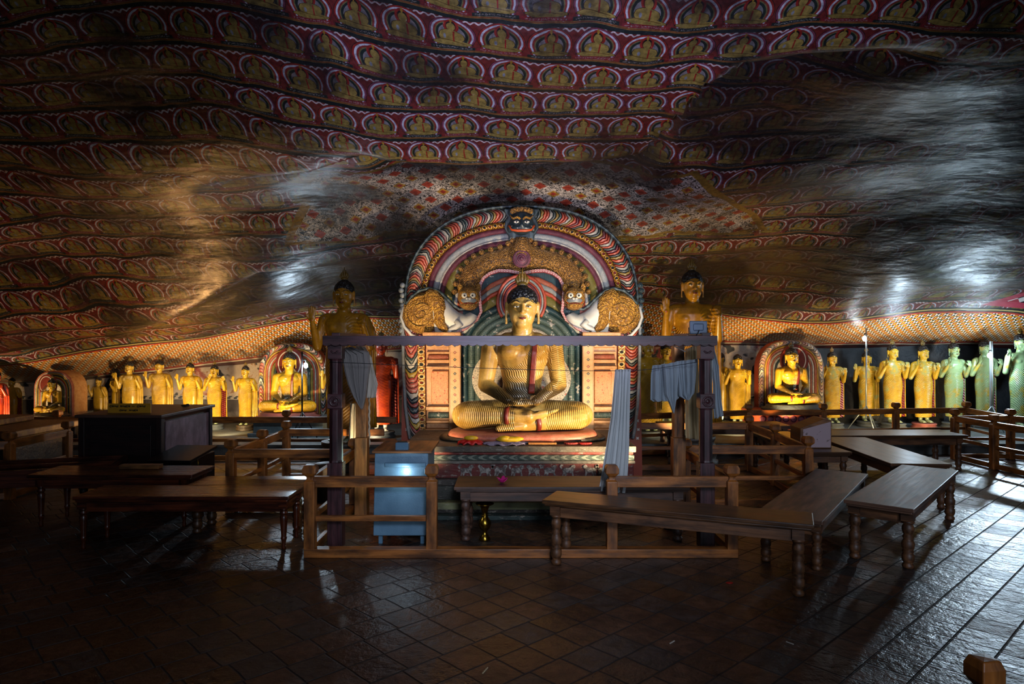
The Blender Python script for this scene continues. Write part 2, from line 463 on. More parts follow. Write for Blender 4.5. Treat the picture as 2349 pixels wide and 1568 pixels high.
SK_C = skin_stand('gilded_standing_skin_patina', '#c7a22c', '#b08c1e', 190.0, .2, .3)
SK_D = skin_stand('gilded_standing_skin_green', '#bfa035', '#9c9a3c', 190.0, .2, .9)
SK_R = skin_stand('red_robed_skin', '#b03c16', '#8c260e', 220.0, .3, foot='#8c8a80', chest=False)
SK_F = skin_stand('tall_statue_skin', '#ad7a16', '#86590c', 170.0, .8)
def sash():
    m = M('red_sash', .4); n = m.noise(m.obj(), 20, 3); m.bump(n, .004); return m.fin(m.mix(n, '#4a120c', '#742616'))
SASH = sash()
def redfall():
    m = M('red_robe_lining', .45); x, y, z = m.sep(m.obj())
    s_ = m.sin((z+x*.4)*105.0); m.bump(s_, .005); return m.fin(m.mix(m.ramp(s_, -.6, .2), '#4a0c0a', '#7e2418'))
REDFALL = redfall()
def pinkfall():
    m = M('pink_striped_robe_lining', .45); x, y, z = m.sep(m.obj())
    s_ = m.sin((z+x*.5)*105.0); m.bump(s_, .005); return m.fin(m.mix(m.ramp(s_, -.1, .4), '#6a1020', '#c08a90'))
PINKFALL = pinkfall()

# painted ornament ----------------------------------------------------
def flames(name, freq=26.0, cols=None):
    m = M(name, .45); u, v, _ = m.sep(m.uv())
    q = u*freq+(v-.45)*(v-.45)*7.5*(1.0+m.sin(u*5.0)*.3)+m.noise(m.vec(u*5, v*1.6), 2.0, 1)*1.1
    f = m.fract(q); i = m.fract(m.floor(q)*.1371+m.floor(q*.25)*.21)
    cols = cols or [(0, '#9c2c18'), (.22, '#8f8a80'), (.34, '#17292e'), (.52, '#7a5c18'), (.66, '#a8381e'), (.8, '#20383c'), (.92, '#5c1026')]
    c = m.const(i, cols)
    c = m.stack(c, (f.gt(.82), '#0e0d0c'), (m.inr(f, .38, .52)*.55, '#c4b49a'))
    m.bump(m.sin(f*PI), .008)
    n = m.noise(m.obj(), 40, 3); return m.fin(m.mul(c, m.mix(n, (.6, .6, .6), (1, 1, 1))))
FLAMES = flames('flame_border')
FLAMES2 = flames('wavy_border', 16.0, [(0, '#b6584a'), (.2, '#c9bfae'), (.36, '#26333a'), (.5, '#b08a26'), (.64, '#b0483c'), (.8, '#c4a29a'), (.92, '#38484a')])
FLAMES3 = flames('faded_wavy_border', 16.0, [(0, '#a87464'), (.2, '#b8aa98'), (.36, '#6a6262'), (.5, '#a88a4c'), (.64, '#a8786c'), (.8, '#b09a94'), (.92, '#707078')])
def beads(name, cell=.07, g='#8a5c14', g2='#b8862a', d1='#6a1410', d2='#0e1414'):
    m = M(name, .38); u, v, _ = m.sep(m.uv())
    q = u/cell; a = (m.fract(q)-.5); b = v-.5; d = m.sqrt(a*a*1.0+b*b*.8)
    par = m.mt('MODULO', m.floor(q), 2.0)
    c = m.mix(par, d1, d2); c = m.mix(d.gt(.2), c, '#1c1208'); c = m.mix(d.gt(.25), c, g2); c = m.mix(d.gt(.36), c, g)
    n = m.noise(m.obj(), 90, 2); c = m.mix(m.ramp(n, .5, .62), c, '#2a1806')
    m.bump(m.mx(m.sin(d*14.0), 0.0)+n*.5, .008)
    return m.fin(c, metal=.25)
BEADS = beads('jewelled_gold_border')
BEADS2 = beads('orange_jewel_border', .075, '#b98038', '#cf9a52', '#963018', '#16201e')
def diamonds():
    m = M('diamond_pilaster', .5); u, v, _ = m.sep(m.uv()); q = u/.085; a = m.abs(m.fract(q)-.5); b = m.abs(v-.5); par = m.mt('MODULO', m.floor(q), 2.0)
    n = m.noise(m.obj(), 30, 4); d = a+b*1.5
    c = m.stack(m.mix(n, '#a87844', '#c89860'), (b.gt(.40), '#8c4a28'), (b.gt(.44), '#c49a68'), (d.lt(.26), '#7c5c28'), (d.lt(.20), m.mix(par, '#8c2c1c', '#14181a')), (d.lt(.07), '#c8a878'))
    m.bump(n, .004); return m.fin(c)
DIAM = diamonds()
def band(name, c1, c2, freq=0.0, edge=None, chips=.0, rough=.5):
    m = M(name, rough); u, v, _ = m.sep(m.uv()); n = m.noise(m.obj(), 14, 4, .6); n2 = m.noise(m.obj(), 70, 2)
    c = m.mix(m.ramp(n, .35, .65), c1, c2)
    h = n2
    if freq:
        s_ = m.sin(u*freq); c = m.mix(m.ramp(s_, .2, .8)*.6, c, edge or c2); h = s_*.6+n2*.4
    if chips: c = m.mix(m.ramp(n, .62-chips*.1, .66-chips*.1)*.8, c, '#b7ab9c')
    c = m.mul(c, m.mix(m.ramp(n2, .3, .7), (.75, .75, .75), (1, 1, 1)))
    m.bump(h, .0018); return m.fin(c)
B_PURP = band('purple_band', '#5c2a38', '#7a3c48', 900.0, '#3c1426')
B_GREY = band('grey_band', '#8a9092', '#a8a69e', 900.0, '#7e8890')
B_WHITE = band('white_flaking_band', '#b9b2a6', '#8a8078', 0, None, .5)
B_OLIVE = band('olive_band', '#6a6026', '#7e7436', 900.0, '#56501e', .2)
B_TEAL = band('teal_band', '#12282c', '#1e3a3e', 520.0, '#2e4e50', .1)
B_TEALW = band('ribbed_teal_band', '#1a3436', '#274446', 520.0, '#8a927c', .1)
B_RED = band('red_band', '#8e2e1a', '#a84428', 0)
B_LRED = band('pale_red_band', '#b06a50', '#a4553c', 800.0, '#8c3c28')
B_BLUEK = band('blue_black_rim', '#101c22', '#1e3036', 60.0, '#4c5c60')
B_YEL = band('yellow_band', '#b08a30', '#a07a24', 0)
B_ORBLK = band('orange_block', '#c08a50', '#b0743a', 0)
def loops():
    m = M('red_looped_trim', .5); u, v, _ = m.sep(m.uv()); a = m.fract(u/.034)-.5
    d = m.ell(a, v, 0.0, .35, .32, .45)
    return m.fin(m.stack('#8e3a34', (d.lt(1.0), '#c9b4a4'), (d.lt(.62), '#8a2c26')))
LOOPS = loops()
def filig(name, g='#b0803a', d='#3a2208', s_=26.0):
    m = M(name, .45, .0); o = m.obj(); n = m.noise(o, 9.0, 2)
    w_ = m.node('ShaderNodeTexWave', wave_type='RINGS', rings_direction='SPHERICAL'); w_.inputs['Scale'].default_value = s_
    w_.inputs['Distortion'].default_value = 9.0; w_.inputs['Detail'].default_value = 2.0; w_.inputs['Detail Scale'].default_value = 1.6
    m.put(w_.inputs[0], o); f = V(m, w_.outputs[1]); m.bump(f, .011)
    return m.fin(m.mix(m.ramp(f, .10, .45), d, m.mix(n, g, '#7a4c14')))
FILIG = filig('gold_scrollwork'); FILIG2 = filig('bright_gold_scrollwork', '#d09a38', '#6a400c', 20.0)
def floral(name, bg='#b9a890', a='#8c2c1a', b='#16201c', s_=14.0, obj_=True):
    m = M(name, .55); x, y, z = m.sep(m.obj()); p = m.vec(x, z, 0.0)
    v = m.vor(p, s_); n = m.noise(p, s_*2.4, 2, .5, 2.5)
    c = m.stack(bg, (m.inr(n, .46, .53), b), (v.lt(.2), a), (v.lt(.08), '#b07828'))
    m.bump(n, .003); return m.fin(c)
FLOR_W = floral('white_floral_panel'); FLOR_O = floral('orange_floral_panel', '#c08a56', '#a03a1c', '#98401e', 22.0)
def brick():
    m = M('red_side_frame', .55); n = m.noise(m.obj(), 8, 4); n2 = m.noise(m.obj(), 2.0, 2)
    return m.fin(m.stack(m.mix(n, '#7e2c18', '#a04426'), (m.ramp(n2, .5, .75)*.6, '#4a3018')))
BRICK = brick()

# stone, plaster, floor ----------------------------------------------
def altar():
    m = M('altar_paint', .6); x, y, z = m.sep(m.obj()); n = m.noise(m.vec(x*1.0, y, z*2.5), 16, 5, .7); n2 = m.noise(m.obj(), 4, 3)
    c = m.const(z, [(0, '#1c302c'), (.045, '#26221a'), (.08, '#7c8058'), (.15, '#3a3d36'), (.30, '#3a3630'), (.365, '#5a1a14'), (.515, '#5e5a50'), (.545, '#2c3a32'), (.60, '#6a2018'), (.635, '#544c3e')])
    scr = m.sin(x*60.0+m.sin(z*90.0)*2.0)
    c = m.mix(m.inr(z, .55, .60)*scr.gt(.3)*.7, c, '#7e8474')
    c = m.stack(c, (m.ramp(n, .55, .68)*.75, '#8f897c'), (m.ramp(n2, .5, .7)*.6, '#15130f'))
    m.bump(n, .012); return m.fin(c)
ALTAR = altar()
def rockm(name, a, b, rough=.65, s_=3.0, bd=.05):
    m = M(name, rough); n = m.noise(m.obj(), s_, 6, .62); n2 = m.noise(m.obj(), s_*6, 3)
    m.bump(n*.7+n2*.3, bd); return m.fin(m.mix(m.ramp(n, .35, .65), a, b))
STEP = rockm('grey_cement_step', '#3e4648', '#59605f', .6, 3, .01)
SLAB = rockm('stone_slab', '#1c1712', '#35291c', .5, 6, .02)
FEETB = rockm('dark_bell_base', '#251d14', '#3a2c1c', .5, 6, .02)
def lions_m():
    m = M('white_lion_relief', .6); n = m.noise(m.obj(), 26, 5, .7); m.bump(n, .006); return m.fin(m.mix(m.ramp(n, .4, .62), '#3c302c', '#8c8880'))
LION = lions_m()
def bluebox():
    m = M('blue_painted_steel', .3); n = m.noise(m.obj(), 6, 4); n2 = m.noise(m.obj(), 160, 2); m.bump(n2, .0012)
    return m.fin(m.mix(m.ramp(n, .3, .7), '#4c6f86', '#5d8299'))
BLUEBOX = bluebox()
def cloth(name, c, c2=None, rough=.85):
    m = M(name, rough); o = m.obj(); x, y, z = m.sep(o); n = m.noise(o, 5, 3)
    wv = m.sin(x*900.0)*m.sin(z*900.0); m.bump(wv*.3+n, .004)
    m.b.inputs['Sheen Weight'].default_value = .2
    return m.fin(m.mix(n, c, c2 or c))
CL_BLUE = cloth('blue_grey_gauze', '#7e8e9a', '#98a4ac'); CL_GREY = cloth('grey_gauze', '#6e6a68', '#85807c')
CL_WHITE = cloth('white_cotton', '#cfc8b8', '#b8b0a0'); CL_CREAM = cloth('cream_cotton', '#d0bc8c', '#b8a070'); CL_CURT = cloth('pale_blue_curtain', '#aeb8bc', '#d6dad8')
def boxpaint():
    m = M('mauve_paint_stained', .6); n = m.noise(m.obj(), 7, 4, .6, 1.0)
    return m.fin(m.mix(m.ramp(n, .56, .60), '#b09a9e', '#5c4a42'))
BOXP = boxpaint()
def cabside():
    m = M('mauve_lit_panel', .5); x, y, z = m.sep(m.obj()); n = m.noise(m.vec(x, y, z*.5), 9, 5, .65)  # cool light falling on the side is put into this mauve
    return m.fin(m.mix(m.ramp(n, .35, .65), '#5a4852', '#7c6a78'))
CABS = cabside()
def floorm():
    m = M('terracotta_tiles', .3); x, y, z = m.sep(m.obj()); th = math.radians(43); T = .235
    u = (x*math.cos(th)+y*math.sin(th))/T; v = (y*math.cos(th)-x*math.sin(th))/T
    wob = m.noise(m.vec(x, y), 3.0, 2)
    u = u+(wob-.5)*.12; row = m.floor(v); off = m.fract(m.mt('MULTIPLY', m.sin(row*12.9), 43.7))*.35
    uu = u+off
    fu = m.abs(m.fract(uu)-.5); fv = m.abs(m.fract(v)-.5)
    e = m.mx(fu, fv); grout = m.ramp(e, .465, .495)
    idn = m.white(m.vec(m.floor(uu), row, 1.0)); idn2 = m.white(m.vec(m.floor(uu), row, 7.0))
    n = m.noise(m.vec(x, y), 16, 5, .6); n2 = m.noise(m.vec(x, y), 2.2, 3)
    c = m.mix(idn, '#38210f', '#644430'); c = m.mix(idn2.gt(.82), c, '#3d3a3a'); n4 = m.noise(m.vec(x, y), 5.0, 5, .7)
    c = m.mul(c, m.mix(m.ramp(n, .3, .7), (.35, .32, .3), (1.15, 1.15, 1.15))); c = m.mul(c, m.mix(m.ramp(n4, .35, .65), (.45, .42, .4), (1.1, 1.1, 1.1)))
    c = m.mix(grout, c, '#0c0806')
    rg = m.mt('MULTIPLY_ADD', n, .30, .16)+idn*.16+grout*.35+(n2-.5)*.2
    h = n*.9+n2*.5+n4*1.2+idn*.35-grout*.9
    m.bump(h, .013, .9)
    return m.fin(c, rg, spec=.8)
FLOORM = floorm()
def wallm():
    m = M('painted_rock_wall', .6); x, y, z = m.sep(m.obj()); o = m.obj()
    n = m.noise(o, 1.3, 5, .6, .6); n2 = m.noise(o, 6, 4, .6, 1.5); n3 = m.noise(o, 3.1, 2)
    c = m.mix(m.ramp(n, .5, .62), '#b8a490', '#7c2c20')
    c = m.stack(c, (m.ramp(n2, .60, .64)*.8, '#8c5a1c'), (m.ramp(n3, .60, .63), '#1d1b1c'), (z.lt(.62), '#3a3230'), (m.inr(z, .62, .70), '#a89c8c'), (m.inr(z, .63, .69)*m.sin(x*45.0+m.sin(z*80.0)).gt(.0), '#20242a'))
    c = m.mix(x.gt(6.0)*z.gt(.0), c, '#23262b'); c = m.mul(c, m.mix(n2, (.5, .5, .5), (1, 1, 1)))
    m.bump(n+n2*.3, .05); return m.fin(c)
WALLM = wallm()

# the painted rock overhead -------------------------------------------
def ceilm():
    m = M('painted_rock_ceiling', .5); x, y, z = m.sep(m.obj()); u, v, _ = m.sep(m.uv()); o = m.obj()
    _, arc, _ = m.sep(m.uv('Arc'))
    w1 = m.noise(m.vec(x, y), .55, 2); w2 = m.noise(m.vec(x, y, 4.0), 1.7, 2)
    vv = v+(w1-.5)*1.3+(w2-.5)*.35; row = m.floor(vv); fy = m.fract(vv)
    uu = u/.392+m.fract(m.sin(row*7.3)*9.1)+(w2-.5)*.25; cid = m.floor(uu); fx = m.fract(uu)-.5
    fy = 1.0-fy          # rows run away from the viewer; 0 is the foot of a figure
    par = m.white(m.vec(cid, row, 2.0))
    # background and arches
    d = m.ell(fx, fy, 0.0, .44, .49, .47)
    low = fy.lt(.36); d = d*(1.0-low)+low*m.mx(m.abs(fx)*m.mt('ADD', 2.1, (.36-fy)*1.6), 0.0)
    sq = m.sin(fx*38.0)*.03
    c = m.mix(m.abs(fy-.86+sq).lt(.025), '#60201e', '#b0a6a4')
    c = m.stack(c, (fy.gt(.90), '#101c1c'), (d.lt(1.0), '#0f1413'), (d.lt(.975), m.mix(par.gt(.5), '#7c1f1a', '#6d3244')), (d.lt(.89), '#a4a8b0'), (d.lt(.80), '#752822'),
                (d.lt(.715), '#5f5a36'), (d.lt(.66), '#13231f'), (d.lt(.55), '#6c6a6a'))
    # halo, figure
    hal = m.ell(fx, fy, 0.0, .66, .15, .19)
    c = m.stack(c, (hal.lt(1.0), '#7d1f18'), (hal.lt(.72), '#4c1814'))
    kn = m.ell(fx, fy, 0.0, .225, .40, .075); to = m.ell(fx, fy, 0.0, .38, .255, .17); ch = m.ell(fx, fy, 0.0, .44, .24, .10)
    hd = m.ell(fx, fy, 0.0, .64, .083, .11); hr = m.ell(fx, fy, 0.0, .71, .085, .08); tp = m.ell(fx, fy, 0.0, .81, .025, .06)
    fig = m.mn(m.mn(kn, to), ch)
    gold = m.mix(par, '#73642e', '#847338')
    c = m.stack(c, (fig.lt(1.06), '#2a1c10'), (fig.lt(1.0), gold), (hr.lt(1.0), '#100e0c'), (hd.lt(1.0), gold), (tp.lt(1.0), '#8a6a20'),
                (m.abs(fx-.06).lt(.016)*m.inr(fy, .24, .52), '#7e2018'), (m.ell(fx, fy, -.13, .37, .03, .06).lt(1.0), '#6f7478'),
                (m.abs(fy-.265+fx*.12).lt(.008)*m.abs(fx).lt(.3), '#4a3410'))
    # plinth strip with its writing, and the ochre line between rows
    pc = m.mix(m.mt('MODULO', m.abs(cid+row), 2.0), '#6a1d22', '#15211f')
    wr = m.noise(m.vec(uu*30, fy*60), 1.0, 2).gt(.54)*m.inr(fy, .082, .125)*m.abs(fx).lt(.42)
    c = m.stack(c, (m.inr(fy, .06, .15)*m.abs(fx).lt(.48), pc), (wr*.75, '#8c8883'), (fy.lt(.055), '#6e5626'), (m.abs(fy-.03).lt(.008), '#6a2018'))
    # floral panel round the arch
    w4 = m.noise(m.vec(x, y, 9.0), 1.2, 2)-.5
    pan = m.inr(y+w4*.5, 7.75, 9.2)*m.inr(x+(y-8.5)*.55+w4*.3, -2.55, 9.0)*m.inr(x-(y-8.5)*.8+w4*.3, -9.0, 2.75)
    q1 = m.fract((x+y*1.05)/.34)-.5; q2 = m.fract((x-y*1.05)/.34)-.5
    dia = m.mx(m.abs(q1), m.abs(q2)); fn = m.noise(m.vec(x, y), 13, 2, .5, 2.2)
    pid = m.white(m.vec(m.floor((x+y*1.05)/.34), m.floor((x-y*1.05)/.34), 3.0))
    pc2 = m.stack('#b0a498', (m.inr(fn, .44, .53), '#14181a'), (dia.lt(.24), m.mix(pid.gt(.5), '#8c3a28', '#8c6a2a')), (dia.lt(.13), '#7c2c20'))
    rim = m.inr(y+w4*.5, 7.70, 9.25)*m.inr(x+(y-8.5)*.55+w4*.3, -2.66, 9.0)*m.inr(x-(y-8.5)*.8+w4*.3, -9.0, 2.86)
    c = m.stack(c, (rim, '#7a5c20'), (rim*m.abs(w4+.2).lt(.0), '#101010'), (pan, pc2))
    # soot, shade painted beyond the lip, flaking and loss
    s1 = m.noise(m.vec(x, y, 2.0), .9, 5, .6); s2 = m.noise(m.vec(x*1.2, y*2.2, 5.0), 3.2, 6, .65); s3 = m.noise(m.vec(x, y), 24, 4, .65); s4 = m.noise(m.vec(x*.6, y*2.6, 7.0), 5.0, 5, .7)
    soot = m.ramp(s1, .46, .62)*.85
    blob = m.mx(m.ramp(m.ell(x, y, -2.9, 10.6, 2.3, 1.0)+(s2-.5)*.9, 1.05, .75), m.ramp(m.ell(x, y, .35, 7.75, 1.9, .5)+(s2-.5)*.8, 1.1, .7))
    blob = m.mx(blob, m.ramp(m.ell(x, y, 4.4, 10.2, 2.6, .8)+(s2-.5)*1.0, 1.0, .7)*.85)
    blob = m.mx(blob, m.ramp(m.ell(x, y, 2.9, 6.6, 1.7, 1.05)+(s2-.5)*.7, 1.05, .7)*(x-(1.52+(7.0-y)*.375)).gt(0.0)*.95)  # shade right of the hanging lip, darkened into the colour
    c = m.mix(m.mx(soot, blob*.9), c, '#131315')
    bare = m.ramp(s2, .64, .68)*m.ramp(s1, .5, .4)
    c = m.mix(bare*.55, c, '#4c3a2a')
    c = m.mix(m.ramp(s3, .69, .72)*.75*m.ramp(s4, .45, .6), c, '#a49c96')
    c = m.mul(c, m.mix(m.ramp(s3, .3, .7), (.45, .45, .46), (1.0, 1.0, 1.0)))
    # chequered band over the statues
    ca = x/.075; cb = arc/.085; a = m.fract(ca)-.5; b = m.fract(cb)-.5; tri = m.abs(b).gt(m.abs(a))
    pr = m.mt('MODULO', m.abs(m.floor(ca)+m.floor(cb)), 2.0)
    chk = m.mix(pr, m.mix(tri, '#cfc2ac', '#0b0a0a'), m.mix(tri, '#8c2f10', '#c08a24'))
    chk = m.mul(chk, m.mix(s3, (.7, .7, .7), (1.1, 1.1, 1.1)))
    yb = y+(w1-.5)*.25
    c = m.stack(c, (yb.gt(11.86), '#101312'), (yb.gt(11.9), '#8c7a4a'), (yb.gt(11.93), '#1c1a16'), (yb.gt(11.96), '#8a2c20'), (yb.gt(12.0), chk), (yb.gt(13.12), '#8e3020'), (yb.gt(13.2), '#b0a48c'), (yb.gt(13.26), '#3c1410'))
    # black and red chequers high on the right
    cs = m.mt('MODULO', m.abs(m.floor((x+y)/.20)+m.floor((x-y)/.20)), 2.0)
    reg = (x-(12.0-y)*.9).gt(8.2)*y.lt(11.7); rg2 = (x-(12.0-y)*.9).gt(8.0)*y.lt(11.84)
    c = m.stack(c, (rg2, '#8c2c3a'), (reg, m.mix(cs, '#a49a94', m.mix(m.mt('MODULO', m.abs(m.floor((x+y)/.20)), 2.0), '#0f0f10', '#7c1c28'))))
    b1 = m.noise(m.vec(x, y*1.5, 2.0), .9, 1.5); b2 = m.noise(m.vec(x*1.3, y*3.0, 5.0), 2.2, 2, .5)
    hgt = b1*1.4+b2*.28+s2*.06+s3*.03
    m.bump(hgt, .10, .7)
    r = m.mt('MULTIPLY_ADD', s2, .22, .31)-blob*.06
    return m.fin(c, r, spec=.5)
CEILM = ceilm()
# ---------------------------------------------------------------- the cave
XK = [-12.5, -9, -6.7, -5, -3.5, -1.5, 0, 1.5, 2.3, 3.65, 5.56, 9, 12.5]
ZT = {-4: [6.0]*13, 3: [5.35]*13,
      5.3: [4.2, 4.35, 4.45, 4.5, 4.5, 4.5, 4.5, 4.5, 4.5, 4.5, 4.5, 4.45, 4.4],
      6.9: [3.5, 3.7, 3.8, 3.85, 3.85, 3.82, 3.80, 3.84, 3.95, 4.05, 4.05, 3.95, 3.9],
      8.5: [2.7, 2.95, 3.15, 3.25, 3.36, 3.50, 3.56, 3.50, 3.48, 3.5, 3.5, 3.4, 3.3],
      10.2: [1.9, 2.1, 2.35, 2.5, 2.6, 2.85, 2.95, 2.95, 2.95, 2.95, 2.8, 2.85, 2.7],
      12.0: [1.25, 1.36, 1.60, 1.82, 2.01, 2.2, 2.35, 2.40, 2.39, 2.22, 2.07, 2.24, 2.1],
      13.5: [.80, .95, 1.12, 1.32, 1.42, 1.50, 1.55, 1.6, 1.62, 1.66, 1.62, 1.62, 1.5]}
YK = sorted(ZT)
def _edge(x):                                # lip of the hanging front slab, as depth
    return np.interp(x, [-3.6, -2.2, -1.5, -.8, .9, 1.35, 1.55, 1.72, 1.95, 6], [7.9, 7.5, 7.05, 7.2, 7.2, 7.1, 6.6, 6.05, 5.8, 5.2])
def _amp(x): return np.interp(x, [-4, -3.2, -1.6, -1.3, 1.5, 2.0, 2.6, 3.6], [0, .10, .16, .34, .42, .42, .22, 0])
def ceil_z(X, Y):
    X = np.asarray(X, float); Y = np.asarray(Y, float)
    rows = np.array([np.interp(X, XK, ZT[k]) for k in YK])
    out = np.zeros(X.shape)
    for i in range(len(YK)-1):
        a, b = YK[i], YK[i+1]; t = np.clip((Y-a)/(b-a), 0, 1); msk = (Y >= a) & (Y <= b)
        out = np.where(msk, rows[i]*(1-t)+rows[i+1]*t, out)
    return out
nx, ny = 331, 281
xs = np.linspace(-12.5, 12.5, nx); ys = np.linspace(-4, 13.5, ny)
GX, GY = np.meshgrid(xs, ys)
GZ = ceil_z(GX, GY)
ker = np.exp(-np.linspace(-2, 2, 9)**2); ker /= ker.sum()
for _ in range(2):
    pad = np.pad(GZ, 4, mode='edge')
    t_ = sum(k*pad[:, i:i+nx] for i, k in enumerate(ker)); GZ = sum(k*t_[i:i+ny, :] for i, k in enumerate(ker))
UND = np.zeros_like(GZ); rs = np.random.RandomState(3)
for k in range(26):
    f = rs.uniform(.5, 3.2); a = rs.uniform(0, PI); ph = rs.uniform(0, 6.28)
    UND += .045/f*np.sin(f*(GX*math.cos(a)*.7+GY*math.sin(a)*1.3)+ph+.6*np.sin(GX*.8+k))
UND *= np.clip((13.3-GY)/1.5, .1, 1)*np.clip((np.abs(GY-8.5)+np.abs(GX)*.5)/1.5, .3, 1)
GZ = GZ+UND
e = GY-_edge(GX)
stp = 1/(1+np.exp(-e/.03))
GZ = GZ+_amp(GX)*(stp*np.exp(-np.clip(e, 0, 9)/.55)-.30*np.exp(-np.clip(-e, 0, 9)/.35)*(1-stp))
# a second lip lower on the left, above the blackened hollow
e2 = GY-np.interp(GX, [-6.5, -4.6, -3.6, -2.6], [11.2, 10.3, 9.75, 9.9]); a2 = np.interp(GX, [-6.5, -4.8, -2.9, -2.2], [0, .16, .16, 0]); s2_ = 1/(1+np.exp(-e2/.05))
GZ = GZ+a2*(s2_*np.exp(-np.clip(e2, 0, 9)/.7)-.4*np.exp(-np.clip(-e2, 0, 9)/.4)*(1-s2_))
# a third, far left
e3 = GY-np.interp(GX, [-12, -8, -5.5], [11.3, 11.3, 11.6]); a3 = np.interp(GX, [-12, -6.5, -5.4], [.2, .15, 0]); s3_ = 1/(1+np.exp(-e3/.06))
GZ = GZ+a3*(s3_*np.exp(-np.clip(e3, 0, 9)/.4)-.6*np.exp(-np.clip(-e3, 0, 9)/.6)*(1-s3_))
def ceil_at(x, y):
    i = min(max(int(round((x+12.5)/25*(nx-1))), 0), nx-1); j = min(max(int(round((y+4)/17.5*(ny-1))), 0), ny-1); return float(GZ[j, i])
# rows of figures: row edges as they stand over x = -2
ref = [-900, -400, -180, -80, 0, 78, 150, 216, 276, 332, 384, 432, 476, 517, 555, 590, 623, 654, 683, 710, 735, 757, 777]
yy = np.linspace(1.5, 13.5, 1200); zz = ceil_z(np.full(1200, -2.0), yy); py = HOR-(zz-CAMZ)*FOC/yy
YR = np.interp(ref, py, yy)
VY = np.interp(ys, YR, np.arange(len(ref), dtype=float)); 
VY = np.where(ys < YR[0], (ys-YR[0])/.42, VY)
arc = np.concatenate([[0], np.cumsum(np.hypot(np.diff(ys), np.diff(GZ[:, nx//2])))])
me = bpy.data.meshes.new('ceiling')
verts = np.stack([GX, GY, GZ], -1).reshape(-1, 3)
idx = np.arange(nx*ny).reshape(ny, nx)
F = np.stack([idx[:-1, :-1], idx[1:, :-1], idx[1:, 1:], idx[:-1, 1:]], -1).reshape(-1, 4)
me.from_pydata(verts.tolist(), [], F.tolist())
UVG = np.stack([GX, np.repeat(VY[:, None], nx, 1)], -1).reshape(-1, 2); ARG = np.stack([GX, np.repeat(arc[:, None], nx, 1)], -1).reshape(-1, 2)
me.uv_layers.new(name='UVMap').data.foreach_set('uv', UVG[F.reshape(-1)].reshape(-1))
me.uv_layers.new(name='Arc').data.foreach_set('uv', ARG[F.reshape(-1)].reshape(-1))
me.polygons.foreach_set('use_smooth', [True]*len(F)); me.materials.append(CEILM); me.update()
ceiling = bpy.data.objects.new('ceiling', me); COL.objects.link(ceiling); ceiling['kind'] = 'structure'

MB().box((0, 5.5, -.05), (26, 17, .1)).build('floor', FLOORM, kind='structure')
def wall(name, fn, nu, nv):
    MB().grid(fn, nu, nv).build(name, WALLM, kind='structure')
zb = np.array([ceil_at(x, 13.45) for x in np.linspace(-12, 12, 81)])
def wb(u, v):
    x = -12+24*u; top = np.interp(u, np.linspace(0, 1, 81), zb)+.06
    return (x, 13.44+.10*math.sin(x*1.7)*math.sin(v*5)-.03, v*top)
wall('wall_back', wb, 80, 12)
def wl(u, v):
    y = -3+16.6*u; return (-11.6+.25*math.sin(y*1.3+v*3), y, v*(ceil_at(-11.6, y)+.3))
def wr(u, v):
    y = -3+16.6*u; return (11.3+.25*math.sin(y*1.1+v*3), y, v*(ceil_at(11.3, y)+.3))
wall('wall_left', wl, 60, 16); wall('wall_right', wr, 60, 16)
# raised step that carries the statues, in two runs either side of the shrine
for (x0, x1, y0) in ((-11.4, -1.62, 10.5), (1.86, 11.1, 10.6)):
    b = MB().box(((x0+x1)/2, (y0+13.4)/2, .0825), (x1-x0, 13.4-y0, .165))
    b.box(((x0+x1)/2, y0+.02, .15), (x1-x0, .10, .05))
    tag(b.build('statue_step', STEP, bevel=.01), kind='structure')
# ---------------------------------------------------------------- statues
def head_shapes(b, s=1.0, oz=0.0, oy=0.0):
    """a head 0.43 tall at s=1, chin at z=oz"""
    E = lambda c, r: b.ellip((c[0]*s, c[1]*s+oy, c[2]*s+oz), tuple(q*s for q in r))
    C = lambda p, q, r0, r1: b.caps((p[0]*s, p[1]*s+oy, p[2]*s+oz), (q[0]*s, q[1]*s+oy, q[2]*s+oz), r0*s, r1*s, 10)
    E((0, 0, .235), (.155, .165, .195)); E((0, -.035, .150), (.136, .130, .150)); E((0, -.085, .065), (.075, .075, .062))
    for k in (-1, 1):
        E((k*.062, -.100, .125), (.055, .048, .055))
        C((k*.022, -.165, .265), (k*.075, -.160, .285), .012, .012); C((k*.075, -.160, .285), (k*.125, -.122, .262), .012, .008)
        E((k*.064, -.148, .232), (.036, .026, .017))
        E((k*.168, .0, .245), (.018, .036, .05)); C((k*.170, -.004, .21), (k*.172, -.006, .075), .016, .013); E((k*.170, -.005, .07), (.017, .02, .022))
        E((k*.020, -.178, .175), (.016, .018, .013))
    C((0, -.165, .265), (0, -.196, .178), .013, .021)
    E((0, -.160, .122), (.042, .022, .012)); E((0, -.156, .104), (.034, .022, .012)); E((0, -.138, .112), (.06, .03, .05))
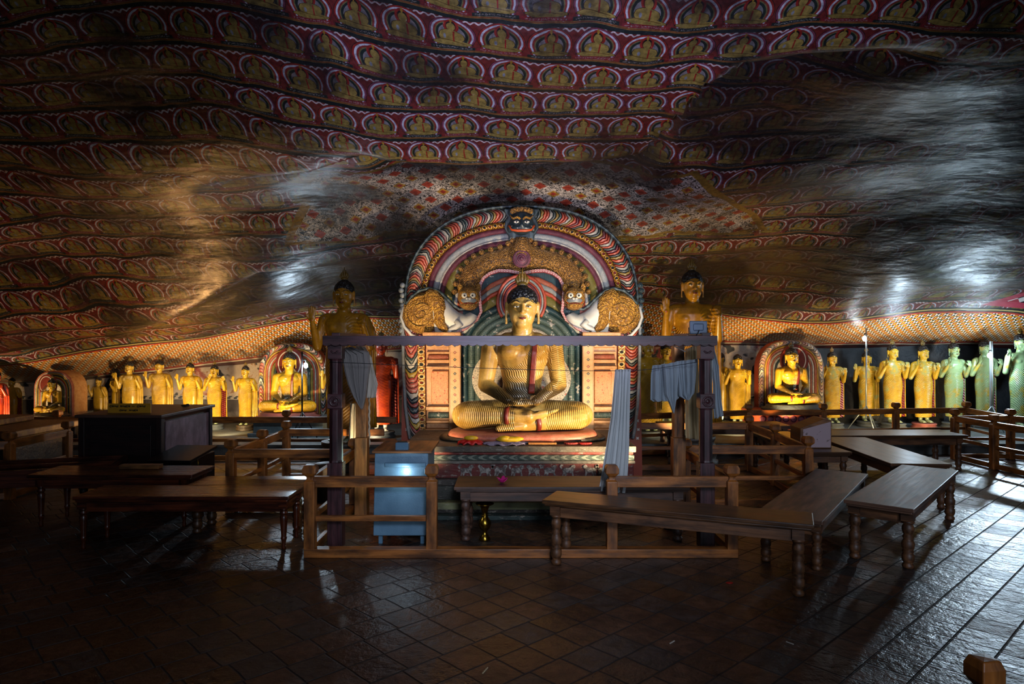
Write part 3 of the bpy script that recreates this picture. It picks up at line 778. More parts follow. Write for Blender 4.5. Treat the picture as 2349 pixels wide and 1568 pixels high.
def head_parts(t, s=1.0, oz=0.0, oy=0.0, flame=True, face=True):
    tr = lambda c: (c[0]*s, c[1]*s+oy, c[2]*s+oz)
    h = MB(); h.ellip(tr((0, .018, .305)), (.166*s, .162*s, .155*s), 24, 14); h.ellip(tr((0, .03, .425)), (.075*s, .075*s, .055*s))
    h.ellip(tr((0, .07, .20)), (.15*s, .11*s, .14*s))
    h.build('hair', HAIR, t)
    if flame:
        f = MB(); f.ellip(tr((0, .03, .475)), (.058*s, .05*s, .035*s), 12, 8)
        for k, (dx, hh) in enumerate(((-.045, .07), (-.024, .10), (0, .13), (.024, .10), (.045, .07))):
            f.tube([tr((dx*.6, .03, .47)), tr((dx*1.4, .03, .50+hh*.4)), tr((dx*1.2, .03, .48+hh*.95)), tr((dx*.9, .03, .485+hh*1.35))], [.022*s, .02*s, .012*s, .002*s], 6)
        f.build('flame_finial', FLAME, t)
    if face:
        for k in (-1, 1):
            e = MB(); e.ellip(tr((k*.064, -.160, .229)), (.030*s, .0185*s, .0095*s), 12, 8); ey = e.build('eye', EYEW, t)
            MB().ellip(tr((k*.060, -.1725, .229)), (.0095*s, .0085*s, .0085*s), 10, 6).build('pupil', EYEB, ey)
            MB().tube([tr((k*x, y, z)) for x, y, z in ((.022, -.180, .268), (.05, -.177, .292), (.085, -.165, .293), (.125, -.130, .268))], [.003*s, .0045*s, .0045*s, .002*s], 6).build('eyebrow', EYEB, t)
        m = MB(); m.tube([tr(p) for p in ((-.040, -.176, .113), (-.015, -.191, .116), (0, -.190, .113), (.015, -.191, .116), (.040, -.176, .113))], [.002*s, .0075*s, .006*s, .0075*s, .002*s], 6)
        m.tube([tr(p) for p in ((-.032, -.178, .108), (0, -.190, .103), (.032, -.178, .108))], [.002*s, .0085*s, .002*s], 6)
        m.build('lips', LIPR, t)
def hand(b, w, palm_c, fdir, ndir, s=1.0, curl=0.0, right=1):
    """palm ellipsoid with four unequal fingers and a thumb; fdir = where the fingers point, ndir = out of the palm"""
    f = Vector(fdir).normalized(); n = Vector(ndir).normalized(); a = f.cross(n).normalized()*right
    c = Vector(palm_c); R = Matrix((a, n, f)).transposed()
    b.caps(Vector(w), c-f*.03*s, .026*s, .030*s, 10)
    b.ellip(c, (.042*s, .018*s, .052*s), 14, 10, R=R)
    for k, (o, L) in enumerate(((-.031, .070), (-.011, .084), (.010, .078), (.030, .060))):
        p0 = c+a*o*s+f*.035*s; p1 = p0+f*L*.5*s+n*curl*.25*L*s+a*o*.12*s; p2 = p1+(f*(1-curl)*.55+n*curl*.8)*L*s*.9
        b.caps(p0, p1, .0115*s, .0105*s, 8); b.caps(p1, p2, .0105*s, .0075*s, 8)
    p0 = c-a*.034*s-f*.02*s; p1 = p0-a*.026*s+f*.035*s+n*.012*s; p2 = p1+f*.034*s+n*.012*s
    b.caps(p0, p1, .014*s, .012*s, 8); b.caps(p1, p2, .012*s, .008*s, 8)

# ---- seated figure, 1.55 m over the knees
def seated(label, name='seated_statue', mat=SK_SEAT, scale=1.0, loc=(0, 0, 0), rz=0.0, group=None, src=None, fine=True):
    t = thing(name, label, 'statue', loc, rz, group, scale)
    b = MB()
    b.ellip((0, .12, .17), (.40, .27, .17), 24, 14)
    b.loft([(0, .12, .10, .30, .22), (0, .09, .35, .235, .18), (0, .07, .50, .215, .155), (0, .06, .66, .245, .165), (0, .05, .82, .305, .175), (0, .06, .93, .33, .16), (0, .07, .99, .27, .13), (0, .07, 1.035, .16, .10)], 28)
    b.caps((-.30, .07, .94), (.30, .07, .94), .105, .105); b.caps((-.17, .07, .99), (.17, .07, .99), .085, .085)
    b.loft([(0, .05, .98, .14, .11), (0, .04, 1.05, .118, .105), (0, .03, 1.18, .112, .105)], 20)
    for zz in (1.045, 1.075, 1.105): b.loft([(0, .04, zz-.012, .112, .10), (0, .04, zz, .123, .112), (0, .04, zz+.012, .112, .10)], 20)
    for k in (-1, 1):
        b.caps((k*.345, .06, .925), (k*.405, .02, .50), .108, .088)
        b.caps((k*.405, .01, .49), (k*.14, -.30, .335), .088, .052)
        b.ellip((k*.13, -.055, .87), (.14, .09, .11))
        b.caps((k*.18, .12, .17), (k*.60, -.10, .165), .155, .155)
        b.ellip((k*.625, -.12, .165), (.145, .14, .14))
    # crossed shins and feet
    b.caps((-.60, -.18, .165), (.06, -.33, .175), .130, .078); b.caps((.06, -.34, .175), (.26, -.36, .215), .050, .040); b.ellip((.31, -.36, .235), (.075, .05, .026), R=Matrix.Rotation(-.3, 3, 'Y'))
    b.caps((.60, -.18, .145), (.0, -.30, .085), .125, .070); b.caps((.0, -.34, .075), (-.26, -.36, .05), .046, .032)
    for q in range(5): b.caps((.33, -.395+.018*q, .240), (.372-.006*q, -.395+.018*q, .256), .010, .008, 8)
    # hands laid one on the other
    for q, zz in ((0, .305), (1, .335)):
        d = -1 if q else 1
        b.ellip((-d*.035, -.345, zz), (.095, .058, .020), R=Matrix.Rotation(-d*.06, 3, 'Z'))
        for j in range(4): b.caps((d*.02, -.385+.024*j, zz-.002), (d*(.135-.010*abs(j-1.3)), -.392+.024*j, zz+.006), .0125, .0095, 8)
    for d in (-1, 1): b.caps((d*.07, -.36, .345), (d*.012, -.375, .372), .014, .010, 8)
    head_shapes(b, 1.05, 1.105, .03)
    body = b.blob('body', mat, .0105 if fine else .014, 3, t)
    head_parts(t, 1.05, 1.105, .03)
    # sash hanging from the left shoulder, and the painted bands on the shins
    pts = []
    def fy(z): return np.interp(z, [.42, .55, .66, .84, .93, .98, 1.03], [-.078, -.095, -.115, -.142, -.128, -.10, -.035])
    A = [(.065+.02*k/12, 0, 0) for k in range(13)]
    sg = MB()
    def sf(u, v):
        z = .40+.625*v; xc = .095+.045*v; hw = .026+.008*(1-v)
        x = xc+(u-.5)*2*hw; return (x, fy(z)-.014-abs(u-.5)*-.004+.05*x*x*0, z)
    sg.grid(sf, 6, 24).build('sash', SASH, t, solid=.010)
    for (c, d, r) in (((-.16, -.283, .17), (.66, -.15, .01), .106), ((.155, -.268, .112), (-.6, -.12, -.06), .104)):
        R = Vector(d).to_track_quat('Z', 'Y').to_matrix()
        MB().lathe([(r-.012, -.026), (r, -.02), (r, .02), (r-.012, .026)], c, 20, 0, True, R).build('painted_band', SASH, t)
    return t
# ---- standing figure, 1.72 m
def standing(label, name='standing_statue', mat=SK_A, fall=REDFALL, pose='raised', src=None):
    t = thing(name, label, 'statue')
    b = MB()
    for k in (-1, 1):
        b.ellip((k*.085, -.085, .035), (.048, .115, .033)); b.caps((k*.085, -.02, .06), (k*.085, 0, .30), .042, .06)
        for q in range(5): b.caps((k*.085+(q-2)*.019, -.16, .028), (k*.085+(q-2)*.021, -.205+.008*abs(q-1)*(1), .022), .012, .010, 8)
    b.loft([(.0, .0, .125, .195, .115), (.0, .0, .16, .20, .12), (0, 0, .55, .20, .13), (0, 0, .80, .225, .145), (0, 0, .95, .215, .14), (0, 0, 1.06, .188, .12), (0, 0, 1.18, .205, .13), (0, 0, 1.29, .232, .13), (0, .01, 1.36, .20, .11), (0, .01, 1.40, .10, .08)], 28)
    b.caps((-.20, .01, 1.325), (.20, .01, 1.325), .075, .075)
    b.loft([(0, .01, 1.37, .085, .075), (0, 0, 1.48, .075, .072)], 16)
    for zz in (1.41, 1.43, 1.45): b.ellip((0, .003, zz), (.079, .077, .010))
    for k in (-1, 1):
        b.caps((k*.24, .01, 1.315), (k*(.315 if k < 0 else .30), .0, 1.03), .066, .052)
        b.ellip((k*.085, -.07, 1.24), (.085, .06, .065))
    # raised open hand (viewer's left)
    if pose == 'raised':
        b.caps((-.315, 0, 1.03), (-.335, -.12, 1.27), .053, .034); hand(b, (-.335, -.12, 1.27), (-.335, -.14, 1.345), (0, -.05, 1), (0.05, -1, 0), 1.05, .0, 1)
        b.caps((.30, 0, 1.03), (.265, -.13, 1.24), .053, .034); hand(b, (.265, -.13, 1.24), (.255, -.15, 1.295), (-.1, .1, 1), (.1, 1, -.1), 1.05, .75, -1)
    elif pose == 'edge':
        b.caps((-.315, 0, 1.03), (-.245, -.13, 1.25), .053, .034); hand(b, (-.245, -.13, 1.25), (-.235, -.15, 1.325), (.03, -.05, 1), (1, -.1, 0), 1.05, .0, 1)
        b.caps((.30, 0, 1.03), (.29, -.13, 1.22), .053, .034); hand(b, (.29, -.13, 1.22), (.285, -.15, 1.285), (-.1, .1, 1), (.1, 1, -.1), 1.05, .75, -1)
    else:   # both hands lifted before the face and shoulder
        b.caps((-.315, 0, 1.03), (-.12, -.20, 1.33), .053, .034); hand(b, (-.12, -.20, 1.33), (-.085, -.22, 1.40), (.25, -.05, 1), (0.2, -1, 0), 1.05, .25, 1)
        b.caps((.30, 0, 1.03), (.30, -.15, 1.25), .053, .034); hand(b, (.30, -.15, 1.25), (.30, -.17, 1.33), (.02, -.05, 1), (0, -1, 0), 1.05, .3, -1)
    head_shapes(b, .72, 1.43, .0)
    # robe thrown over the arm and falling to the hem (viewer's right)
    b.tube([(.24, .03, 1.34), (.315, .045, 1.2), (.325, .05, 1.0)], [.055, .05, .045], 12)
    b.blob('body', mat, .0095, 2, t)
    head_parts(t, .72, 1.43, .0, face=True)
    f = MB()
    def ff(u, v):
        z = .13+.93*v; x = .20+.125*u+(1-v)*.015-.03*v*(1-u); return (x, .03+.05*u+.012*math.sin(u*16), z)
    f.grid(ff, 14, 20).build('robe_lining', fall, t, solid=.03)
    e = MB(); e.tube([(.335, .085, 1.15), (.345, .09, .9), (.345, .09, .5), (.352, .09, .13)], [.012, .016, .018, .022], 8); e.build('robe_edge', mat, t)
    return t
def lotus_base(t, r=.27, h=.10, mat=STONEPK, sx=1.0):
    b = MB(); b.lathe([(r*1.02, -h), (r*1.08, -h*.8), (r*.98, -h*.55), (r*.90, -h*.45), (r*1.0, -h*.3), (r*1.02, -h*.12), (r*.95, 0)], (0, -.03, 0), 24)
    return b.build('lotus_base', mat, t)

st = {}
st['raised'] = standing('x', mat=SK_A); st['edge'] = standing('x', mat=SK_C, pose='edge'); st['both'] = standing('x', mat=SK_A, pose='both')
_mc = {}
def remat(ch, mat):
    k = (ch.data.name, mat.name)
    if k not in _mc: m_ = ch.data.copy(); m_.materials[0] = mat; _mc[k] = m_
    ch.data = _mc[k]
ST_GROUP = 'gilded standing statues along the back wall'
def place(key, pxc, ytop, Y, z0, rz, label, mat=None, fall=None, base=None, bare=False, sx=.94, grp=ST_GROUP):
    """pxc, ytop: where the crown stands in the photograph at depth Y; z0: height of the ground under its base"""
    t = copy_tree(st[key])
    bh = .10; top = PZ(ytop, Y); s = (top-z0-bh)/1.77
    t.scale = (s*sx, s*sx, s); t.location = (PX(pxc, Y), Y, z0+bh); t.rotation_euler = (0, 0, rz)
    t['label'] = label; t['group'] = grp
    for ch in list(t.children):
        if mat and ch.name.startswith(('body', 'robe_edge')):
            remat(ch, mat)
        if (fall or mat) and ch.name.startswith('robe_lining'): remat(ch, fall or mat)
        if bare and ch.name.startswith('flame_finial'): bpy.data.objects.remove(ch)
    lotus_base(t, .27, bh/s, base or STONEB)
    return t
ZS = .165
# left run
place('raised', 27, 866, 12.4, ZS, .1, 'gilded standing statue with raised palm, leftmost of the yellow ones, beyond the stone slab', bare=True)
place('raised', 226, 864, 12.7, ZS, -.1, 'short gilded standing statue with raised palm just right of the far left arch', mat=SK_B)
place('edge', 266, 846, 12.9, ZS, -1.15, 'gilded standing statue turned in profile between two frontal ones, hand before its face', mat=SK_A, bare=True)
place('raised', 297, 828, 12.3, ZS, .0, 'gilded standing statue behind the yellow sign, robe falling straight, just right of the profile figure', mat=SK_B)
place('raised', 366, 825, 12.4, ZS, .05, 'gilded standing statue with raised palm behind the middle of the dark cabinet top', mat=SK_B)
place('raised', 436, 832, 12.4, ZS, .0, 'gilded standing statue with raised palm behind the right end of the dark cabinet', mat=SK_A)
place('both', 492, 836, 12.4, ZS, .15, 'gilded standing statue with one hand at its face, red lining down one side', mat=SK_A, fall=REDFALL)
place('raised', 563, 838, 12.3, ZS, .0, 'gilded standing statue with raised palm, nearest left of the pink bordered arch', mat=SK_A, base=FEETB)
place('raised', 768, 820, 11.9, ZS, .3, 'gilded standing statue mostly hidden behind the left carved post', mat=SK_A, bare=True)
t = place('edge', 874, 772, 11.4, ZS, .25, 'statue in an orange red robe between the left pillars and the big arch', mat=SK_R, fall=REDFALL, sx=.95, grp='coloured statues by the back wall')
place('raised', -8, 850, 11.6, ZS, .0, 'red statue cut off by the left edge of the photograph', mat=SK_R, grp='coloured statues by the back wall')
# right run
place('raised', 1486, 775, 11.5, ZS, .25, 'gilded standing statue half hidden by the right edge of the big arch', mat=SK_A, bare=True)
place('edge', 1527, 786, 12.4, ZS, .15, 'gilded standing statue with bare chest below the beam, left of the tall statue', mat=SK_C, bare=True)
place('edge', 1652, 808, 12.95, ZS, -1.1, 'gilded standing statue in profile peeping out right of the tall statue', mat=SK_A, bare=True)
place('edge', 1692, 812, 12.4, ZS, -.12, 'gilded standing statue with bare crown, nearest left of the right hand arch', mat=SK_A, bare=True)
place('edge', 1909, 806, 12.6, ZS, .0, 'gilded standing statue nearest right of the right hand arch', mat=SK_C, fall=PINKFALL)
place('raised', 1988, 806, 12.9, ZS, -.15, 'patched gilded standing statue behind the bulb and white stand', mat=SK_C, sx=.92)
place('edge', 2048, 789, 12.6, ZS, .0, 'gilded statue with bare chest and orange lining, first right of the bulb stand', mat=SK_C, fall=REDFALL)
place('edge', 2118, 791, 12.6, ZS, .05, 'gilded standing statue on a red rimmed base with a bright glint on its belly', mat=SK_C, fall=REDFALL, base=STONEPK)
place('edge', 2188, 785, 12.7, ZS, .08, 'green stained gilded statue with pink striped lining, between the glinting one and the tube lamp', mat=SK_D, fall=PINKFALL)
place('edge', 2259, 780, 12.7, ZS, .1, 'green stained statue standing behind the vertical tube lamp', mat=SK_D, fall=PINKFALL, bare=True)
place('raised', 2342, 764, 12.1, ZS, .0, 'green and yellow statue with a pink palm, cut by the right edge', mat=SK_D, fall=PINKFALL)
# the two tall ones flanking the shrine
def tall(px, ytop, label, YT):
    t = copy_tree(st['raised']); s = (PZ(ytop, YT)-.42)/1.77; t.scale = (s*.93, s*.93, s); t.location = (PX(px, YT), YT, .42); t.rotation_euler = (0, 0, 0)
    t['label'] = label; t['group'] = 'tall standing statues beside the shrine'; t.name = 'tall_standing_statue'
    for ch in list(t.children):
        if ch.name.startswith(('body', 'robe_edge')): remat(ch, SK_F)
        if ch.name.startswith('lotus_base'): bpy.data.objects.remove(ch)
        elif ch.name.startswith('robe_lining'): remat(ch, SK_F)
    b = MB(); h = .42/s
    b.lathe([(.28, -h), (.28, -h*.82), (.25, -h*.78), (.27, -h*.6), (.28, -h*.45), (.25, -h*.3), (.23, -h*.2), (.25, -h*.12), (.25, 0)], (0, -.03, 0), 28)
    b.build('bell_base', FEETB, t); return t
tall(789, 640, 'tall gilded standing statue with raised palm, dark faced, left of the big arch', 9.25)
tall(1588, 618, 'tall gilded standing statue with raised palm, brightly lit, right of the big arch', 9.8)
for o_ in st.values():
    for ch in list(o_.children_recursive): bpy.data.objects.remove(ch)
    bpy.data.objects.remove(o_)
# ---------------------------------------------------------------- the central shrine
YA = 8.40; SX = 1196.0
def A(px, py, Y=None): Y = Y or YA; return (PX(px, Y), PZ(py, Y))      # pixel of the photo -> (x, z) on the arch plane
PXM = YA/FOC
cxA = PX(SX, YA)
def sell(rx, ry, cy=700.0, n=2.35, a0=0.0, a1=PI, m=64):
    out = []
    for i in range(m+1):
        a = a0+(a1-a0)*i/m; c, s_ = math.cos(a), math.sin(a)
        x = SX-rx*math.copysign(abs(c)**(2/n), c); y = cy-ry*abs(s_)**(2/n)
        out.append(A(x, y))
    return out
torana = thing('shrine_arch', 'tall painted arch with flame border, gold makara beasts and demon mask behind the central statue', 'arch', (0, 0, 0))
# backing slab with brick red edges
out = sell(268, 228)
back = [(A(918, 1012)[0], 0.0), A(920, 1012), A(924, 740)]+out+[A(1468, 740), A(1474, 1080), (A(1474, 1080)[0], 0.0)]
MB().prism(back, YA+.02, YA+.30).build('backing', BRICK, torana)
def ring(name, i0, i1, mat, y, th=.03, bulge=0.0, cy=700.0, nb=1, a0=0.0, a1=PI):
    MB().strip(sell(268-i0, 228-i0, cy, a0=a0, a1=a1), sell(268-i1, 228-i1, cy, a0=a0, a1=a1), y, th, 0, bulge, nb).build(name, mat, torana)
ring('rim', 0, 6, B_BLUEK, YA-.06, .08, .02, nb=3)
ring('flame_border', 6, 37, FLAMES, YA-.02, .04, .04, nb=4)
ring('bead_border', 37, 50, BEADS, YA-.035, .055, .02, nb=3)
for i, (a, b_, mt_) in enumerate(((50, 62, B_PURP), (62, 75, B_GREY), (75, 79, B_WHITE), (79, 90, B_PURP), (90, 109, B_OLIVE), (109, 114, B_TEAL), (114, 122, B_WHITE), (122, 134, B_RED))):
    ring('painted_band', a, b_, mt_, YA-.01, .03, .02, nb=3)
MB().prism(sell(134, 94)+[A(1330, 790), A(1062, 790)], YA, YA+.02).build('inner_panel', B_TEAL, torana)
# the sides below the beasts: border, beads, pilaster
for k in (-1, 1):
    X = lambda d: SX+k*d
    nm = [(276, 700), (274, 760), (272, 860), (268, 930), (262, 980), (258, 1004)]
    def line(off, taper=0): return [A(X(d-off-(taper*max(0, (y-900)/100))), y) for d, y in nm]
    MB().strip(line(0), line(7), YA-.06, .08, 0, .02, 3).build('rim', B_GREY, torana)
    MB().strip(line(7), line(38, 4), YA-.02, .04, 0, .04, 4).build('flame_border', FLAMES2 if k < 0 else FLAMES, torana)
    MB().strip([A(X(237), 786), A(X(234), 990)], [A(X(221), 786), A(X(218), 990)], YA-.05, .07).build('bead_border', BEADS2, torana)
    MB().strip([A(X(218), 786), A(X(216), 1000)], [A(X(166), 786), A(X(166), 1000)], YA-.02, .04).build('side_panel', B_ORBLK, torana)
    # mouldings across the panel
    for (y0, y1, d) in ((786, 796, .10), (806, 811, .05), (824, 832, .07), (838, 844, .11), (930, 938, .12), (962, 968, .08), (980, 992, .15), (994, 1003, .18)):
        x0, z1 = A(X(216), y0); x1, z0 = A(X(164), y1)
        MB().box(((x0+x1)/2, YA-.02-d/2, (z0+z1)/2), (abs(x1-x0), d, z1-z0)).build('moulding', B_ORBLK, torana, bevel=.006)
    for (y0, y1, mt_) in ((812, 824, B_LRED), (944, 958, B_TEALW)):
        p0 = A(X(212), (y0+y1)/2); p1 = A(X(166), (y0+y1)/2); MB().tube([(p0[0], YA-.05, p0[1]), (p1[0], YA-.05, p1[1])], (y1-y0)/2*PXM, 10).build('roll_moulding', mt_, torana)
    x0, z1 = A(X(205), 850); x1, z0 = A(X(166), 925)
    MB().box(((x0+x1)/2, YA-.05, (z0+z1)/2), (abs(x1-x0), .06, z1-z0)).build('floral_panel', FLOR_O, torana, bevel=.01)
    # pilaster
    MB().strip([A(X(163), 768), A(X(163), 1000)], [A(X(137), 768), A(X(137), 1000)], YA-.16, .14).build('pilaster', DIAM, torana, bevel=.008)
    x0, z1 = A(X(222), 762); x1, z0 = A(X(136), 770)
    MB().box(((x0+x1)/2, YA-.10, (z0+z1)/2), (abs(x1-x0), .24, z1-z0)).build('capital', B_ORBLK, torana, bevel=.01)
    # makara: scrolled tail, white body, fore leg, head
    tail = MB(); c0 = A(X(227), 718)
    prof = [(0.245, 0), (0.255, .02), (.22, .07), (.12, .10), (.001, .105)]
    R = Matrix.Rotation(PI/2, 3, 'X')
    tail.lathe([(r, z) for r, z in prof], (c0[0], YA-.03, c0[1]), 32, 0, True, R)
    tl = tail.build('tail_scroll', FILIG2, torana)
    sp = MB(); pts = []; rr = []
    for i in range(46):
        a = PI*.15+i*.30; r = .225*(1-i/50); pts.append((c0[0]-k*r*math.cos(a), YA-.125-.02*(i/45), c0[1]+r*math.sin(a)-.01)); rr.append(.016-.006*i/45)
    sp.tube(pts, rr, 8); sp.build('spiral_ridge', FILIG2, tl)
    for q in range(9):
        a = -.4+q*.42
        pass
    neck = MB()
    up = [(203, 667), (186, 672), (170, 688), (156, 706), (144, 716), (130, 722), (118, 716)]
    lo = [(196, 770), (180, 764), (166, 764), (150, 768), (128, 764), (108, 750), (94, 728)]
    neck.strip([A(X(a_), b_) for a_, b_ in up], [A(X(a_), b_) for a_, b_ in lo], YA-.06, .06, 0, .09, 8)
    nk = neck.build('beast_body', WHITEP, torana)
    mane = MB(); mane.strip([A(X(a_), b_) for a_, b_ in ((208, 662), (190, 668), (176, 684), (170, 712), (172, 740), (160, 762))], [A(X(a_), b_) for a_, b_ in ((226, 690), (212, 700), (204, 716), (200, 738), (186, 756), (164, 766))], YA-.13, .06, 0, .04, 5)
    mane.build('gold_mane', FILIG2, nk)
    rim = MB(); rp = [(262, 700), (250, 682), (232, 668), (208, 662), (188, 668), (170, 684), (152, 702), (140, 710), (126, 708), (118, 698)]
    rim.tube([(A(X(a_), b_)[0], YA-.11, A(X(a_), b_)[1]) for a_, b_ in rp], .020, 8); rim.build('blue_rim', B_BLUEK, torana)
    rim = MB(); rp = [(268, 704), (274, 728), (266, 750), (250, 768), (232, 776), (214, 778)]
    rim.tube([(A(X(a_), b_)[0], YA-.08, A(X(a_), b_)[1]) for a_, b_ in rp], .018, 8); rim.build('white_rim', WHITEP, torana)
    leg = MB(); leg.tube([(A(X(a_), b_)[0], YA-.15, A(X(a_), b_)[1]) for a_, b_ in ((148, 736), (140, 746), (150, 752), (160, 756), (163, 764))], [.035, .045, .035, .026, .034], 10)
    leg.build('fore_leg', WHITEP, nk)
    # beast face
    fc = A(X(118), 688); fx_, fz = fc
    f = MB(); f.ellip((fx_, YA-.17, fz+.02), (.135, .11, .13), 20, 14); f.ellip((fx_, YA-.20, fz-.08), (.10, .09, .05))
    for s_ in (-1, 1): f.ellip((fx_+s_*.06, YA-.235, fz+.075), (.05, .045, .030)); f.ellip((fx_+s_*.11, YA-.15, fz+.14), (.035, .02, .06))
    fo = f.blob('beast_head', FILIG2, .012, 2, torana)
    sn = MB(); sn.ellip((fx_, YA-.225, fz-.012), (.10, .055, .055), 16, 10); sn.build('grey_snout', plain('grey_muzzle', '#6f7478', .4) if k < 0 else bpy.data.materials['grey_muzzle'], fo)
    sn = MB(); sn.ellip((fx_, YA-.235, fz-.062), (.075, .045, .028), 16, 10); sn.build('red_mouth', SASH, fo)
    for s_ in (-1, 1):
        e = MB(); e.ellip((fx_+s_*.05, YA-.268, fz+.040), (.036, .022, .032), 14, 10); eo = e.build('eye', EYEW, fo)
        MB().ellip((fx_+s_*.048, YA-.286, fz+.037), (.013, .01, .013), 10, 8).build('pupil', EYEB, eo)
    mm = MB(); mm.ellip((fx_-.018, YA-.29, fz+.0), (.018, .016, .014)); mm.ellip((fx_+.018, YA-.29, fz+.0), (.018, .016, .014)); mm.build('nose', WHITEP, fo)
    mp = [(-.10, -.015), (-.07, -.05), (-.03, -.068), (.03, -.068), (.07, -.05), (.10, -.015)]
    MB().tube([(fx_+a_, YA-.282+abs(a_)*.7, fz+b_-.008) for a_, b_ in mp], .013, 8).build('lips', plain('orange_lips', '#b8481c', .4) if k < 0 else bpy.data.materials['orange_lips'], fo)
    MB().tube([(fx_+a_*.95, YA-.285+abs(a_)*.8, fz+b_+.016) for a_, b_ in mp], .008, 8).build('teeth', WHITEP, fo)
    br = MB(); br.strip([(fx_+.135*math.sin(a), fz-.135*math.cos(a)) for a in np.linspace(-1.15, 1.15, 14)], [(fx_+.10*math.sin(a), fz-.10*math.cos(a)) for a in np.linspace(-1.15, 1.15, 14)], YA-.17, .04, 0, .02, 3)
    br.build('beard', FILIG, fo)
    # gold garland rising from the beast to the medallion
    up = [(150, 672), (146, 644), (134, 618), (112, 594), (84, 580), (50, 572), (22, 560), (14, 546)]
    lo = [(96, 672), (92, 650), (84, 634), (70, 624), (50, 617), (26, 619), (8, 623), (0, 623)]
    MB().strip([A(X(a_), b_) for a_, b_ in up], [A(X(a_), b_) for a_, b_ in lo], YA-.06, .05, 0, .06, 6).build('garland', FILIG, torana)
    for q in range(11):
        t_ = q/10*6.4; i = int(t_); fr = t_-i; px_ = up[i][0]*(1-fr)+up[i+1][0]*fr; py_ = up[i][1]*(1-fr)+up[i+1][1]*fr
        c_ = A(X(px_+2), py_-2); MB().lathe([(.034, 0), (.036, .02), (.02, .035), (.001, .037)], (c_[0], YA-.08, c_[1]), 10, 0, True, R).build('garland_curl', FILIG, torana)
    up = [(98, 672), (96, 652), (88, 637), (73, 626), (52, 619), (28, 620), (8, 624), (0, 627)]
    lo = [(92, 672), (90, 655), (83, 641), (70, 632), (51, 626), (29, 627), (8, 631), (0, 634)]
    MB().strip([A(X(a_), b_) for a_, b_ in up], [A(X(a_), b_) for a_, b_ in lo], YA-.12, .08).build('looped_trim', LOOPS, torana)
    up = [(92, 672), (90, 700), (88, 716), (98, 736), (120, 750), (146, 760)]
    lo = [(98, 672), (96, 702), (94, 716), (104, 738), (124, 756), (146, 766)]
    MB().strip([A(X(a_), b_) for a_, b_ in up], [A(X(a_), b_) for a_, b_ in lo], YA-.17, .08).build('looped_trim', LOOPS, torana)
    # bands of the inner niche, sweeping down outside the halo
    nb_ = [(B_LRED, 634, 646, 0), (B_GREY, 646, 658, 1), (B_RED, 658, 668, 2), (B_OLIVE, 668, 690, 3)]
    for mt_, y0, y1, q in nb_:
        MB().strip([A(X(0), y0-4), A(X(40), y0+2), A(X(70), y0+16), A(X(94), y0+36)], [A(X(0), y1-4), A(X(40), y1+2), A(X(70), y1+16), A(X(94), y1+36)], YA-.03-.002*q, .03, 0, .012, 3).build('niche_band', mt_, torana)
    for q in range(5):
        r0 = 96-q*14; cy_ = 800
        pa, pb = [], []
        for j in range(15):
            a = PI*.5*(j/14); rx0 = 136-q*15; ry0 = 108-q*14
            pa.append(A(X(rx0*math.sin(a)), cy_-ry0*math.cos(a))); pb.append(A(X((rx0-15)*math.sin(a)), cy_-(ry0-14)*math.cos(a)))
        pa += [A(X(136-q*15), 900), A(X(134-q*15), 985)]; pb += [A(X(121-q*15), 900), A(X(119-q*15), 985)]
        MB().strip(pa, pb, YA-.05-.004*q, .05, 0, .03, 4).build('niche_band', (B_TEAL, B_TEALW, B_TEALW, B_TEALW, FLOR_W)[q], torana)
MB().prism([A(SX+112*math.cos(a), 868+82*math.sin(a)) for a in np.linspace(0, 2*PI, 60)[:-1]], YA-.11, YA-.08).build('floral_panel', FLOR_W, torana)
# ribbed neck and demon mask at the crown
MB().strip([A(1182, 548), A(1180, 565), A(1168, 590)], [A(1210, 548), A(1212, 565), A(1224, 590)], YA-.13, .08, 0, .04, 6).build('ribbed_tongue', FILIG, torana)
mc = A(SX, 597); R = Matrix.Rotation(PI/2, 3, 'X')
MB().lathe([(.105, 0), (.11, .03), (.09, .045), (.08, .03), (.07, .03), (.06, .05), (.03, .04), (.025, .055), (.001, .06)], (mc[0], YA-.13, mc[1]), 28, 0, True, R).build('medallion', B_PURP, torana)
k_ = A(SX, 520); kx, kz = k_
halo_o = [(-.20, .16), (-.215, .20), (-.12, .20), (0, .215), (.12, .20), (.215, .20), (.20, .16), (.17, .10), (.20, .03), (.21, -.03), (.16, -.12), (.15, -.19), (.12, -.16), (-.12, -.16), (-.15, -.19), (-.16, -.12), (-.21, -.03), (-.20, .03), (-.17, .10)]
MB().prism([(kx+a_, kz+b_) for a_, b_ in halo_o], YA-.12, YA).build('mask_surround', B_BLUEK, torana, bevel=.015)
f = MB(); f.ellip((kx, YA-.15, kz+.02), (.145, .10, .15), 20, 14); f.ellip((kx, YA-.20, kz-.05), (.14, .07, .05))
for s_ in (-1, 1): f.ellip((kx+s_*.065, YA-.21, kz+.02), (.045, .04, .04)); f.ellip((kx+s_*.14, YA-.17, kz-.04), (.04, .04, .06)); f.ellip((kx+s_*.12, YA-.14, kz+.15), (.05, .03, .05))
f.caps((kx, YA-.24, kz+.05), (kx, YA-.26, kz-.02), .018, .03)
DEM = plain('dark_demon_skin', '#1c2a30', .35)
fo = f.blob('demon_mask', DEM, .012, 2, torana)
